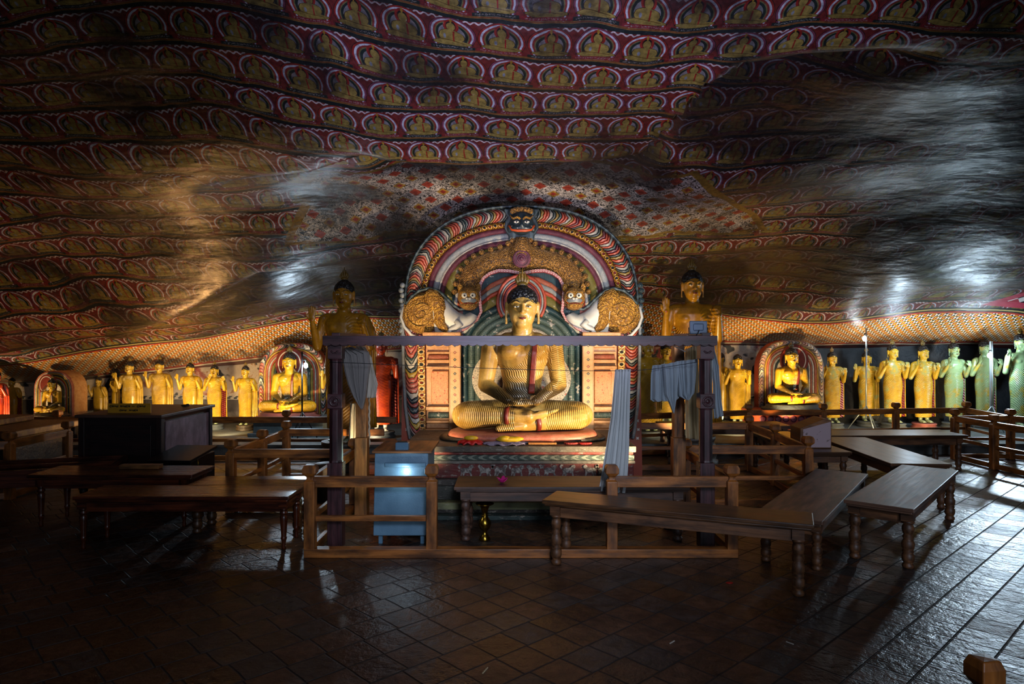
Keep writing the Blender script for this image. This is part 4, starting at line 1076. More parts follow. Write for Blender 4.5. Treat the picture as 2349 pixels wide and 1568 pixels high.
for s_ in (-1, 1):
    eo = MB().ellip((kx+s_*.062, YA-.246, kz+.018), (.032, .016, .014), 14, 8).build('eye', EYEW, fo)
    MB().ellip((kx+s_*.060, YA-.259, kz+.016), (.010, .008, .010), 8, 6).build('pupil', EYEB, eo)
    MB().tube([(kx+s_*x, YA-y, kz+z) for x, y, z in ((.015, .25, .05), (.05, .26, .075), (.10, .23, .06), (.14, .18, .11))], [.012, .016, .014, .006], 8).build('eyebrow', FILIG2, fo)
MB().tube([(kx+a_, YA-.275+abs(a_)*.55, kz+b_) for a_, b_ in ((-.15, -.02), (-.11, -.07), (-.05, -.085), (.05, -.085), (.11, -.07), (.15, -.02))], .018, 8).build('lips', bpy.data.materials['orange_lips'], fo)
MB().tube([(kx+a_, YA-.285+abs(a_)*.6, kz+b_+.022) for a_, b_ in ((-.12, -.05), (-.05, -.078), (.05, -.078), (.12, -.05))], .009, 6).build('teeth', WHITEP, fo)
b = MB()
for q in range(7): a = (q-3)*.34; b.ellip((kx+.13*math.sin(a), YA-.19, kz+.13+.05*math.cos(a)), (.03, .03, .035), 10, 8)
b.build('forehead_curls', FILIG, fo)
# halo behind the head
for i, (r0, r1, mt_) in enumerate(((58, 51, B_RED), (51, 46, B_GREY), (46, 42, B_RED), (42, 37, B_PURP), (37, 0, B_RED))):
    def hp(r, sc2=1.12): return [A(SX+r*math.sin(a) if r else SX, 692-(r*sc2*math.cos(a) if math.cos(a) > 0 else r*1.05*math.cos(a)), 8.1) for a in np.linspace(-2.2, 2.2, 40)]
    MB().strip(hp(r0), hp(r1), 8.14-.006*i, .09, 0, .012 if r1 else 0, 3).build('halo_ring', mt_, torana)
for q, (px_, py_) in enumerate(((929, 862), (928, 905), (930, 945), (933, 985), (1463, 965), (1464, 920), (1465, 985), (1463, 1005))):
    c_ = A(px_, py_); MB().prism([(c_[0]+(.024 if j % 2 else .012)*math.cos(j*PI/4), c_[1]+(.024 if j % 2 else .012)*math.sin(j*PI/4)) for j in range(8)], YA+.012, YA+.025).build('white_floret', WHITEP, torana)
def scallop():
    for k in (-1, 1):
        b = MB()
        for q in range(11):
            c_ = A(SX+k*(271+ (3 if q % 2 else 0)), 655+q*11.5); b.lathe([(.030, 0), (.032, .03), (.012, .05), (.001, .052)], (c_[0], YA-.03, c_[1]), 12, 0, True, R)
        b.build('curled_edge', B_BLUEK if k > 0 else B_GREY, torana)
scallop()

# altar that carries it
al = thing('stone_altar', 'painted stone altar with a frieze of white lions, behind the long offering bench', 'altar')
x0, x1 = PX(1006, 6.95)-.35, PX(1452, 7.0); b = MB()
for (z0, z1, yf) in ((0, .045, 6.70), (.045, .15, 6.80), (.15, .30, 6.92), (.30, .365, 6.88), (.365, .515, 6.95), (.515, .545, 6.92), (.545, .60, 6.94), (.60, .635, 6.96), (.635, .695, 6.90)):
    b.box(((x0+x1)/2, (yf+8.19)/2, (z0+z1)/2), (x1-x0+ (6.95-yf)*.6, 8.19-yf, z1-z0))
b.build('tiered_body', ALTAR, al, bevel=.008)
LO = [(0, 0), (.012, .03), (.016, .055), (.01, .08), (.03, .10), (.075, .098), (.10, .105), (.11, .125), (.135, .132), (.15, .118), (.146, .10), (.13, .085), (.125, .05), (.14, .0), (.122, 0), (.108, .045), (.06, .05), (.045, .0), (.03, 0), (.035, .045), (.022, .03), (.016, 0)]
TL = [(-.002, .085), (-.02, .11), (-.005, .135), (.02, .13), (.015, .115), (.0, .118), (.004, .105), (.014, .09)]
for q, (px_, fl) in enumerate(((1062, 1), (1104, -1), (1140, 1), (1178, 1), (1216, -1), (1254, 1), (1296, 1), (1346, -1), (1378, 1))):
    cx_ = PX(px_-8, 6.93); l = MB(); tr = lambda p: (cx_+(p[0] if fl > 0 else .15-p[0])*.95, .372+p[1]*1.0)
    l.prism([tr(p) for p in LO], 6.938, 6.952); l.prism([tr(p) for p in TL], 6.938, 6.952); l.build('lion_relief', LION, al)

# the central statue on its cushion
zt = .695
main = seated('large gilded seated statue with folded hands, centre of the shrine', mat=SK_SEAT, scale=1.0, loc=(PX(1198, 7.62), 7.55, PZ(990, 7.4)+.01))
zz = main.location.z-zt
b = MB(); b.loft([(0, -.03, -.075, .80, .44), (0, -.03, -.05, .82, .46), (0, -.03, -.015, .80, .45), (0, -.03, .005, .74, .40)], 48, 0, 3.0); b.build('cushion', B_LRED, main)
b = MB(); b.loft([(0, .0, -zz, .90, .46), (0, .0, -zz+.02, .91, .465), (0, -.02, -zz+.05, .84, .46), (0, -.02, -.07, .80, .44)], 48, 0, 3.0); b.build('plinth', FEETB, main)

# smaller seated statues, each before an arch of its own
def small_arch(label, px0, px1, pyt, pyb, Y, cols, rz=0.0, th=.35):
    X0, X1 = PX(px0, Y), PX(px1, Y); zt_, zb_ = PZ(pyt, Y), PZ(pyb, Y); W = (X1-X0)/2; H = zt_-zb_
    t = thing('statue_arch', label, 'arch', ((X0+X1)/2, Y, zb_), rz, 'painted arches behind the smaller seated statues')
    def out(ins, m=36):
        rx = W-ins; ry = min(W*.95, H*.6)-ins; cz = H-min(W*.95, H*.6)
        return [(-rx, 0)]+[(-rx*math.copysign(abs(math.cos(a))**.85, math.cos(a)), cz+ry*abs(math.sin(a))**.85) for a in np.linspace(0, PI, m)]+[(rx, 0)]
    MB().prism(out(0), 0.0, th).build('backing', B_ORBLK if 'brown' in label else BRICK, t)
    cur = 0
    for (wd, mt_) in cols:
        w_ = wd*W; MB().strip(out(cur), out(cur+w_*.98), -.03, .035, 0, .02, 3).build('painted_band', mt_, t); cur += w_
    MB().prism(out(cur), -.02, .01).build('niche_panel', FLOR_W, t)
    def hp(r): return [(r*math.sin(a), H-.62*W+r*1.15*math.cos(a)) for a in np.linspace(-2.3, 2.3, 30)]
    for i, (r0, r1, mt_) in enumerate(((.42, .34, SASH), (.34, .31, WHITEP), (.31, 0, SASH))):
        MB().strip(hp(r0*W), hp(r1*W), -.18-.004*i, .06).build('halo_ring', mt_, t)
    return t
S_COLS = [(.16, FLAMES2), (.05, B_YEL), (.07, B_LRED), (.05, B_WHITE), (.04, B_RED), (.09, B_OLIVE), (.08, B_TEAL)]
STRIPE = [(.06, B_LRED), (.05, B_WHITE), (.07, B_YEL), (.05, B_TEAL), (.07, B_YEL), (.05, B_RED), (.05, B_WHITE), (.07, B_OLIVE), (.06, B_TEAL), (.06, B_YEL)]
def seat_base(t, mat, h=.12, w=.80):
    MB().loft([(0, -.03, -h, w*1.14, .54), (0, -.03, -h*.7, w*1.12, .53), (0, -.03, -h*.5, w, .46), (0, -.03, .0, w*.96, .42)], 40, 0, 3.0).build('lotus_base', mat, t)
small_arch('arch with pink, white and black wavy border behind the left seated statue', 595, 748, 786, 966, 12.3, S_COLS, 0, .22)
small_arch('flat topped arch with faded pink wavy border behind the seated statue right of the shrine', 1740, 1888, 779, 946, 12.4, [(.17, FLAMES3), (.05, B_YEL), (.08, B_LRED), (.07, B_WHITE), (.05, B_LRED), (.07, B_WHITE), (.06, B_TEAL)], 0, .22)
small_arch('arch of striped yellow, red and green bands with a brown side at the far left', 76, 176, 850, 964, 12.05, STRIPE, -.16, .3)
s1 = seated('yellow seated statue in the wavy bordered arch, left of the shrine beside a lit bulb', mat=SK_SEAT2, scale=(PZ(806, 11.9)-PZ(944, 11.9))/1.61, loc=(PX(663, 11.9), 11.9, PZ(944, 11.9)), fine=False, group='smaller seated statues'); seat_base(s1, STONEPK, .14, .74)
def cp_seat(px, pt, pb, Y, label, rz, basem, h=.14):
    c = copy_tree(s1); c.location = (PX(px, Y), Y, PZ(pb, Y)); s_ = (PZ(pt, Y)-PZ(pb, Y))/1.61; c.scale = (s_,)*3; c.rotation_euler = (0, 0, rz); c['label'] = label
    for ch in c.children:
        if ch.name.startswith('lotus_base'): ch.data = ch.data.copy(); ch.data.materials[0] = basem
    return c
c2 = cp_seat(1817, 796, 926, 12.0, 'yellow seated statue in the faded arch, right of the shrine', .04, STONEB)
c3 = cp_seat(118, 868, 946, 11.7, 'seated statue with a red sash in the striped arch at the far left', -.12, SLAB)
# blocks that carry them
for (nm, lb, pa, pb_, pt, Y, dp, mt_) in (('altar_block', 'cement block with a worn floral front under the left seated statue', 572, 750, 960, 11.45, 1.0, STEP),
                                  ('altar_block', 'painted block with round flower motifs under the right seated statue', 1735, 1900, 943, 11.55, 1.0, BRICK),
                                  ('altar_block', 'low dark block under the far left seated statue', 60, 180, 963, 11.3, 1.0, SLAB)):
    zt_ = PZ(pt, Y+.1); X0, X1 = PX(pa, Y), PX(pb_, Y)
    bk = thing(nm, lb, 'pedestal', ((X0+X1)/2, Y, ZS), 0, 'blocks under the seated statues')
    h = max(zt_-ZS, .1); m_ = MB(); m_.box((0, dp/2, h/2-.02), (X1-X0-.12, dp, h-.04)); m_.box((0, dp/2, h-.03), (X1-X0, dp+.06, .06)); m_.box((0, dp/2, .03), (X1-X0+.04, dp+.1, .06)); m_.build('body', mt_, bk, bevel=.012)
    if 'round' in lb:
        for q in range(9):
            MB().lathe([(.055, 0), (.057, .012), (.03, .018), (.001, .02)], (-.5+q*.13, .003, h-.12), 14, 0, True, Matrix.Rotation(PI/2, 3, 'X')).build('flower_motif', B_PURP, bk)
# ---------------------------------------------------------------- railings
POST = [(.043, 0), (.043, .612), (.026, .632), (.026, .652), (.036, .662), (.053, .682), (.053, .722), (.040, .748), (.001, .750)]
def post(b_parent, x, y, rz=0.0, top=.75, hw=.043, z0=0.0):
    k = hw/.043; s_ = top/.75
    o = MB().lathe([(r*k, z*s_) for r, z in POST], (x, y, z0), 4, 0, False, None, rz, sq=True).build('post', W_RAIL, b_parent, bevel=.004)
    return o
def railing(label, posts, rails, top=.75, hw=.043, z0=0.0, group='wooden railings'):
    """posts: [(x, y, rz)]; rails: [((x, y), (x, y), z, h, w, name)]"""
    t = thing('wooden_railing', label, 'railing', (posts[0][0], posts[0][1], z0), 0, group)
    ox, oy = posts[0][0], posts[0][1]
    for p in posts: post(t, p[0]-ox, p[1]-oy, p[2] if len(p) > 2 else 0, top, hw)
    for (p, q, z, h, w_, nm) in rails:
        MB().beam((p[0]-ox, p[1]-oy, z), (q[0]-ox, q[1]-oy, z), w_, h).build(nm, W_RAIL, t, bevel=.004)
    return t
def std(p, q, mid=True, bot=True, w_=.045):
    r = [(p, q, .606, .088, w_, 'top_rail')]
    if mid: r.append((p, q, .306, .045, w_*.8, 'middle_rail'))
    if bot: r.append((p, q, .045, .07, w_, 'bottom_rail'))
    return r
FL, FR = PX(712, 5.58), PX(1678, 5.58); FB, FC = PX(991, 5.58), PX(1403, 5.58)
railing('front railing of the shrine, open in the middle over one long sill', [(FL, 5.58), (FB, 5.58), (FC, 5.58), (FR, 5.58)],
        std((FL, 5.60), (FB, 5.60), True, False)+std((FC, 5.60), (FR, 5.60), False, False)+[((FL-.04, 5.58), (FR+.04, 5.58), .035, .07, .10, 'sill')])
railing('left side railing of the shrine running back from the front corner post', [(FL+.01, 7.08)], std((FL, 5.64), (FL+.01, 7.04)))
railing('right side railing of the shrine running back from the front corner post', [(FR, 7.05)], std((FR, 5.64), (FR, 7.01)))
pl = [(PX(530, 7.02), 7.02), (PX(602, 7.80), 7.80), (PX(657, 8.65), 8.65)]
railing('left enclosure railing with three posts stepping back toward the bulb stand', pl,
        std(pl[0], pl[1])+std(pl[1], pl[2])+std(pl[0], (FL+.06, 7.02))+std(pl[2], (-1.62, 8.65)))
pr = [(PX(1853, 7.26), 7.26), (PX(1778, 8.33), 8.33), (PX(1718, 9.3), 9.3)]
railing('right enclosure railing with three posts stepping back beside the small painted box', pr,
        std(pr[0], pr[1])+std(pr[1], pr[2])+std(pr[0], (FR+.04, 7.26))+std(pr[2], (1.75, 9.3)))
bl = [(PX(657, 10.04), 10.04), (PX(452, 10.04), 10.04)]
railing('back left railing in front of the seated statue, ending behind the dark cabinet', bl, std((-1.7, 10.04), bl[1]))
bl = [(PX(132, 10.04), 10.04)]
railing('short railing behind the stone slab at the far left', bl, std((bl[0][0]-.5, 10.04), (PX(330, 10.04), 10.04)))
lf = [(PX(22, 7.6), 7.6), (PX(155, 8.65), 8.65)]
railing('railing beside the stone slab at the left edge', lf, std((lf[0][0]-1.2, 6.9), lf[0])+std(lf[0], lf[1]))
br_ = [(PX(1718, 11.05), 11.05), (PX(1888, 11.1), 11.1), (PX(2055, 11.3), 11.3), (PX(2217, 11.45), 11.45)]
railing('long back right railing with four posts before the row of standing statues', br_,
        std((1.95, 10.5), br_[0], w_=.05)+std(br_[0], br_[1])+std(br_[1], br_[2])+std(br_[2], (PX(2190, 10.4)+.3, 11.38))+std((PX(2190, 10.4)+.3, 11.38), br_[3]), z0=0)
bo = [(PX(2190, 10.2), 10.2), (PX(2280, 9.4), 9.4), (6.72, 8.3)]
railing('near right railing leaving the picture past the long bench', bo, std(bo[0], bo[1])+std(bo[1], bo[2]))
b3 = [(PX(2318, 10.2), 10.2)]
railing('outer right railing meeting the long one at a corner post', b3, std(br_[3], b3[0])+std(bo[0], b3[0])+std(b3[0], (8.3, 9.2)))
t = thing('wooden_railing', 'single chamfered post top at the bottom right corner, nearest the camera', 'railing', (PX(2258, 2.17), 2.17, 0), .15, 'wooden railings')
post(t, 0, 0, 0, .75, .033)

# ---------------------------------------------------------------- benches
def turned(h, r, style):
    q = lambda *p: [(a*r, b*h) for a, b in p]
    if style == 'fat':
        pr = q((.75, 0), (.95, .02), (.95, .06), (.7, .09), (.85, .12), (1, .16), (1, .24), (.8, .27), (.95, .30), (.8, .33), (1, .37), (1.05, .45), (.85, .50), (.7, .52), (.9, .56), (.7, .60), (.85, .64), (1, .70), (.9, .76), (.7, .79), (1, .82), (1, .84), (.9, .86))
    else:
        pr = q((.45, 0), (.5, .04), (.42, .12), (.62, .20), (.75, .22), (.62, .25), (.6, .28), (.85, .60), (.9, .68), (.65, .72), (.95, .745), (.95, .77), (.7, .80), (.9, .83), (.9, .86))
    b = MB(); b.lathe(pr, (0, 0, 0), 18); b.box((0, 0, h*.93), (r*1.9, r*1.9, h*.16)); return b
def bench(label, cx, cy, L, W, rz, top=.48, style='fat', mt_=W_BENCH, leg=W_LEG, r=.040, ov=.10, group='low wooden benches'):
    t = thing('wooden_bench', label, 'bench', (cx, cy, 0), rz, group)
    b = MB(); b.box((0, 0, top-.015), (L, W, .030)); b.build('bench_top', mt_, t, bevel=.006)
    MB().box((0, 0, top-.040), (L-.03, W-.03, .020)).build('moulding', mt_, t, bevel=.007)
    hx, hy = L/2-ov, W/2-.06
    for sx in (-1, 1):
        MB().box((sx*hx, 0, top-.095), (.025, 2*hy, .085)).build('apron', leg, t, bevel=.003)
    for sy in (-1, 1):
        MB().box((0, sy*hy, top-.095), (2*hx, .025, .085)).build('apron', leg, t, bevel=.003)
    lm = None
    for sx in (-1, 1):
        for sy in (-1, 1):
            o = turned(top-.05, r, style).build('leg', leg, t) if lm is None else bpy.data.objects.new('leg', lm)
            if lm is None: lm = o.data
            else: COL.objects.link(o); o.parent = t
            o.location = (sx*hx, sy*hy, 0); o.scale.z = 1.0
    return t
def bench4(label, A_, B_, W, side=1, **k):
    """front edge from A_ to B_ on the plan, width W to its left (side=1) or right"""
    A_, B_ = Vector(A_), Vector(B_); d = (B_-A_); L = d.length; d.normalize(); n = Vector((-d.y, d.x))*side
    c = (A_+B_)/2+n*W/2; return bench(label, c.x, c.y, L, W, math.atan2(d.y, d.x), **k)
def G(px, py, z=.48):
    Y = (CAMZ-z)*FOC/(py-HOR); return (PX(px, Y), Y)
bench4('long polished bench standing askew in front of the shrine railing', G(1243, 1146, .51), G(1868, 1204, .51), .37, mt_=W_BENCH, r=.042, top=.51)
bench4('worn bench with a chipped top, its near end tucked behind the long polished bench', G(1887, 1196, .40), G(1992, 1086, .40), .50, mt_=W_BENCH2, top=.40)
bench4('scratched bench nearest the open floor on the right, lit by cold light', G(2097, 1168), G(2199, 1078), .50, mt_=W_BENCH2, r=.045)
bench4('bench leading diagonally away behind the scratched bench', (4.58, 7.10), (4.72, 9.12), .62, mt_=W_BENCH)
bench4('long bench along the back right railing', (4.12, 9.27), (6.22, 9.30), .62, mt_=W_BENCH)
bench4('bench carrying the small painted box', (3.93, 7.88), (3.93, 9.72), .56, mt_=W_BENCH)
bench4('pale topped bench behind the three post railing, farthest right inside', (2.3, 10.35), (4.25, 10.35), .60, mt_=W_BENCH2)
bench4('pale topped bench set diagonally behind the small painted box', (4.55, 9.98), (3.75, 10.98) if 0 else (4.6, 10.3), .30, mt_=W_BENCH2, top=.46) if 0 else None
OB = bench4('long offering bench before the altar, pink flower on top', (PX(1041, 5.97), 5.97), (1.56, 5.97), .50, top=.482, mt_=W_TABG, leg=W_TABG, r=.045)
bench4('red brown table nearest the camera on the left with slim turned legs', (PX(165, 5.72), 5.72), (PX(662, 5.72), 5.72), .46, top=.455, style='slim', mt_=W_TABL, leg=W_TABL, r=.036, ov=.06)
bench4('dark table pushed up behind the red brown one on the left, thick turned legs', (-2.96, 6.21), (-1.90, 6.21), .42, top=.45, style='fat', mt_=W_TABL, leg=W_BLOCK if 0 else W_BENCH, r=.045, ov=.07)
bench4('narrow table at the far left with a wooden block lying on it', (PX(60, 6.42), 6.42), (PX(440, 6.42), 6.42), .50, top=.50, style='slim', mt_=W_TABL, leg=W_TABL, r=.036, ov=.10)

# ---------------------------------------------------------------- canopy of carved posts
can = thing('wooden_canopy_frame', 'dark carved wooden canopy frame with scalloped front beam before the seated statue', 'frame', (0, 0, 0))
pts = [(-1.60, 1.803), (1.735, 1.803)]
n_ = 46; low = []
for i in range(n_*6+1):
    x = 1.735-(3.335)*i/(n_*6); fq = (i/6) % 1.0; low.append((x, 1.728-.013*abs(math.sin(PI*fq))-(0.0)))
MB().prism(pts+low, 5.76, 5.84).build('scalloped_beam', W_DARK, can, bevel=.002)
MB().prism([(-1.5, 1.80), (1.66, 1.80), (1.66, 1.73), (-1.5, 1.73)], 6.78, 6.86).build('back_beam', W_DARK, can, bevel=.003)
for k, (xf, xb) in enumerate(((PX(770, 5.84), -1.50), (PX(1620, 5.84), 1.66))):
    MB().beam((xf, 5.84, 1.80), (xb, 6.86, 1.80), .07, .06).build('side_beam', W_DARK, can, bevel=.003)
    b = MB(); yf = 5.86
    b.box((xf, yf, .36), (.125, .125, .72)); b.box((xf, yf, 1.245), (.125, .125, .125)); b.box((xf, yf, 1.665), (.12, .12, .12))
    b.lathe([(.062, .72), (.058, .74), (.058, 1.17), (.062, 1.19)], (xf, yf, 0), 8, 0, False, None, PI/8)
    b.lathe([(.062, 1.30), (.056, 1.32), (.056, 1.59), (.062, 1.61)], (xf, yf, 0), 8, 0, False, None, PI/8)
    po = b.build('carved_post', W_DARK, can, bevel=.004)
    R = Matrix.Rotation(PI/2, 3, 'X'); md = MB()
    md.lathe([(.045, 0), (.047, .004), (.036, .006), (.034, .002), (.018, .002), (.016, .007), (.001, .008)], (xf, yf-.0625, 1.245), 24, 0, True, R)
    for j in range(12):
        a = j*PI/6; md.caps((xf+.02*math.cos(a), yf-.0625, 1.245+.02*math.sin(a)), (xf+.032*math.cos(a), yf-.0625, 1.245+.032*math.sin(a)), .003, .0045, 6)
    md.build('rosette', W_DARK, po)
    fl = MB()
    for j in range(5): a = (j-2)*.5; fl.caps((xf, yf-.060, 1.655), (xf+.03*math.sin(a), yf-.060, 1.655-.028*math.cos(a)+.03), .004, .009, 6)
    fl.build('carved_petals', W_DARK, po)
    b = MB(); yb_ = 6.82
    b.box((xb, yb_, .40), (.125, .125, .80)); b.box((xb, yb_, 1.27), (.105, .105, .94)); bo_ = b.build('back_post', W_BLOCK, can, bevel=.006)
    lb = MB(); lb.box((xf+(.063 if k == 0 else -.063), yf, .66), (.006, .10, .12)); lb.build('carved_side_panel', FILIG, po)
# ---------------------------------------------------------------- donation box
Yb = 5.86
db = thing('donation_box', 'pale blue steel donation box on short legs behind the front railing', 'box', (PX(918, Yb), Yb, 0))
fw = (PX(980, Yb)-PX(856, Yb)); b = MB(); zt0, zb0 = PZ(1040, Yb), PZ(1228, Yb)
def pf(u, v): return 0
b.prism([(0, zb0), (.50, zb0), (.56, zt0), (.07, zt0)], -fw/2, fw/2)      # side profile as (depth, z), turned below
o = b.build('body', BLUEBOX, db, bevel=.006); o.rotation_euler = (0, 0, PI/2); 
for v_ in o.data.vertices: v_.co.x, v_.co.y = v_.co.x, v_.co.y
MB().box((0.01, .33, zt0+.010), (fw+.05, .62, .02)).build('wooden_lid', W_BLOCK, db, bevel=.004)
lid = MB(); lid.box((.0, .12, zt0+.045), (.115, .08, .075)).build('coin_slot', BLUEBOX, db, bevel=.01)
MB().box((0, .12, zt0+.085), (.085, .02, .006)).build('slot_opening', BLACKP, bpy.context.scene.objects['coin_slot'])
MB().box((.04, .028, zt0-.10), (.36, .02, .035)).build('front_ledge', BLUEBOX, db, bevel=.008)
for sx in (-1, 1):
    for sy in (.08, .44): MB().box((sx*(fw/2-.05), sy, zb0/2), (.035, .035, zb0)).build('leg', BLUEBOX, db, bevel=.004)
for z_ in (.58, .38): MB().box((fw/2+.012, .30, z_), (.022, .05, .08)).build('hinge', BLUEBOX, db, bevel=.004)

# ---------------------------------------------------------------- vase, flower and offerings
vs = thing('brass_vase', 'tall brass vase with a flared lip standing under the offering bench', 'vase', (PX(1112, 6.04), 6.04, 0), 0, None, .91)
vp = [(.055, 0), (.058, .012), (.035, .05), (.020, .075), (.022, .085), (.045, .11), (.062, .145), (.060, .18), (.038, .215), (.026, .235), (.028, .27), (.038, .31), (.050, .335), (.088, .350), (.090, .356), (.045, .345), (.030, .30), (.020, .25)]
MB().lathe(vp, (0, 0, 0), 32).build('body', BRASS, vs); MB().lathe([(.029, .228), (.033, .236), (.029, .244)], (0, 0, 0), 24).build('neck_ring', BRASS, vs)
def flower(name, label, loc, mat, r, n=6, grp=None):
    b = MB()
    for i in range(n):
        a = i*2*PI/n+.3; d = Vector((math.cos(a), math.sin(a), 0)); c = d*r*.55+Vector((0, 0, r*.42+.2*r*(i % 2)))
        z = (d+Vector((0, 0, .9))).normalized(); x = d.cross(Vector((0, 0, 1))); y = z.cross(x)
        b.ellip(c, (r*.34, r*.08, r*.55), 10, 8, R=Matrix((x, y, z)).transposed())
    b.ellip((0, 0, r*.25), (r*.2, r*.2, r*.25), 8, 6)
    o = b.build(name, mat, label=label, cat='flower', group=grp); o.location = loc; return o
flower('pink_flower', 'bright pink flower lying on the offering bench', (PX(1152, 6.15), 6.15, .483), PINK, .055)
b = MB(); b.ellip((0, 0, .004), (.028, .018, .004), 10, 6); o = b.build('red_petal', REDP, label='single red petal on the floor tiles', cat='petal'); o.location = (*G(1673, 1337, 0), 0)
zs = .697
def ruffle(name, label, x, y, w_, d, h, mat, cat, seed):
    rr = random.Random(seed); ph = [rr.uniform(0, 6.28) for _ in range(4)]
    def fn(u, v):
        a = 2*PI*u; k = 1+.10*math.sin(9*a+ph[0])+.07*math.sin(17*a+ph[1]); r = v
        return (w_/2*k*r*math.cos(a), d/2*k*r*math.sin(a), h*(1-v)**.5+.006+.012*math.sin(9*a+ph[2])*v)
    o = MB().grid(fn, 60, 8).build(name, mat, solid=.006, label=label, cat=cat); o.location = (x, y, zs); return o
ruffle('red_cloth', 'crumpled red cloth with a yellow roll, left on the altar edge', PX(1078, 7.0), 7.05, .26, .14, .05, REDP, 'cloth', 1)
b = MB(); b.ellip((0, 0, .045), (.075, .035, .025)); o = b.build('yellow_roll', YELC, label='yellow roll lying in the crumpled red cloth', cat='offering'); o.location = (PX(1080, 7.0), 7.03, zs+.02)
ruffle('lace_cloth', 'lilac lace cloth spread over the altar edge in front of the statue', PX(1160, 7.0), 7.02, .42, .20, .02, LACE, 'cloth', 2)
b = MB(); b.ellip((0, 0, .03), (.14, .05, .03)); b.ellip((-.05, -.01, .04), (.07, .045, .03)); b.ellip((.07, .0, .035), (.08, .04, .025)); o = b.build('silk_bundle', YELC, label='yellow silk bundle in clear wrap on the lilac lace', cat='offering'); o.location = (PX(1168, 7.0), 7.04, zs+.02)
b = MB(); b.box((0, 0, .012), (.29, .08, .02)); o = b.build('lace_strip', ORLACE, bevel=.004, label='flat orange lace strip on the altar edge', cat='cloth'); o.location = (PX(1244, 7.0), 7.02, zs)
for q, (px_, n_) in enumerate(((1310, 8), (1342, 8))):
    gl = MB()
    for j in range(n_*3): a = j*2*PI/(n_*3); gl.ellip((.062*math.cos(a), .035*math.sin(a), .012), (.012, .012, .011), 8, 6)
    o = gl.build('red_garland', REDP if q else plain('dark_red_flowers', '#8a2016', .6), label=('bright red' if q else 'dark red')+' flower garland coiled on the right of the altar edge', cat='garland', group='garlands on the altar'); o.location = (PX(px_, 7.0), 7.02, zs)

# ---------------------------------------------------------------- hanging cloths and the curtain
def drape(name, label, L_, R_, Y, mat, amp=.02, waves=4, ph=0.0, cat='cloth', amp2=.0):
    """L_, R_: outline left and right as photo pixels from top to bottom, at depth Y"""
    def ip(P_, v):
        t_ = v*(len(P_)-1); i = min(int(t_), len(P_)-2); f = t_-i; return (P_[i][0]*(1-f)+P_[i+1][0]*f, P_[i][1]*(1-f)+P_[i+1][1]*f)
    def fn(u, v):
        a = ip(L_, v); b_ = ip(R_, v); px_ = a[0]*(1-u)+b_[0]*u; py_ = a[1]*(1-u)+b_[1]*u
        dy = amp*math.sin(2*PI*waves*u+ph+1.5*v+.6*math.sin(5*v+ph))+.4*amp*math.sin(2*PI*waves*2.3*u+ph*2-2*v)+amp2*math.sin(3*PI*v)
        p = P(px_, py_, Y); return (p.x, Y+dy, p.z)
    o = MB().grid(fn, 60, 40).build(name, mat, solid=.004, label=label, cat=cat); return o
drape('hanging_cloth', 'grey gauze cloth knotted on the wire beside the left carved post', [(781, 800), (783, 818), (789, 850), (797, 880), (810, 910), (829, 936)], [(806, 795), (845, 808), (848, 838), (843, 870), (838, 910), (831, 938)], 6.05, CL_GREY, .022, 4, .5)
drape('hanging_cloth', 'white cloth hanging behind the grey gauze on the left', [(812, 793), (840, 812), (846, 850), (842, 880), (840, 912)], [(836, 795), (852, 820), (858, 850), (866, 880), (860, 912)], 6.3, CL_WHITE, .015, 2, 1.0)
drape('hanging_cloth', 'narrow white cloth on the front of the left tall statue', [(803, 925), (802, 960), (800, 1012)], [(820, 925), (819, 960), (818, 1014)], 8.55, CL_WHITE, .02, 2, .2)
drape('hanging_cloth', 'wide blue grey cloth bunched over the wire left of the right carved post', [(1498, 838), (1495, 860), (1494, 890), (1493, 916), (1500, 921)], [(1560, 829), (1562, 850), (1560, 880), (1558, 912), (1552, 918)], 6.05, CL_BLUE, .03, 3, .2)
drape('hanging_cloth', 'pointed blue grey cloth tip hanging from the bunched cloth', [(1522, 836), (1524, 870), (1526, 905), (1536, 925), (1544, 946)], [(1556, 828), (1556, 870), (1554, 905), (1550, 930), (1546, 948)], 6.0, CL_BLUE, .018, 2, 1.2)
drape('hanging_cloth', 'pleated blue grey cloth with a rolled hem next to the right carved post', [(1552, 828), (1553, 850), (1556, 880), (1557, 908), (1572, 916)], [(1600, 823), (1599, 850), (1597, 880), (1594, 900), (1580, 917)], 6.02, CL_BLUE, .028, 3, 2.0)
drape('hanging_cloth', 'long cream cloth hanging lower behind the right carved post', [(1574, 800), (1570, 860), (1574, 930), (1573, 970), (1574, 1005)], [(1600, 790), (1604, 860), (1603, 930), (1604, 970), (1606, 1008)], 6.5, CL_CREAM, .02, 2, .7)
drape('hanging_cloth', 'blue grey shirt sleeve hanging right of the right carved post', [(1633, 795), (1632, 840), (1637, 880), (1637, 930), (1640, 960)], [(1637, 800), (1650, 840), (1652, 880), (1656, 920), (1661, 953)], 6.0, CL_BLUE, .018, 2, .3)
drape('curtain', 'long pale blue sheer curtain hanging in front of the right side of the altar', [(1412, 847), (1408, 900), (1402, 960), (1392, 1020), (1382, 1080), (1374, 1125)], [(1447, 846), (1446, 900), (1445, 960), (1444, 1030), (1440, 1100), (1436, 1130)], 5.98, CL_CURT, .02, 5, .4, 'curtain')
def wire(label, pts, r=.0025, mat=DKMETAL, nm='line_wire', cat='wire'):
    MB().tube(pts, r, 6).build(nm, mat, label=label, cat=cat)
wp = [P(757, 830, 5.8), P(900, 836, 5.85), P(1050, 842, 5.95), P(1200, 847, 6.0), P(1330, 850, 6.0), P(1448, 850, 5.98), P(1500, 846, 5.95), P(1600, 830, 5.8)]
wire('thin dark line strung between the carved posts, carrying curtain and cloths', wp)
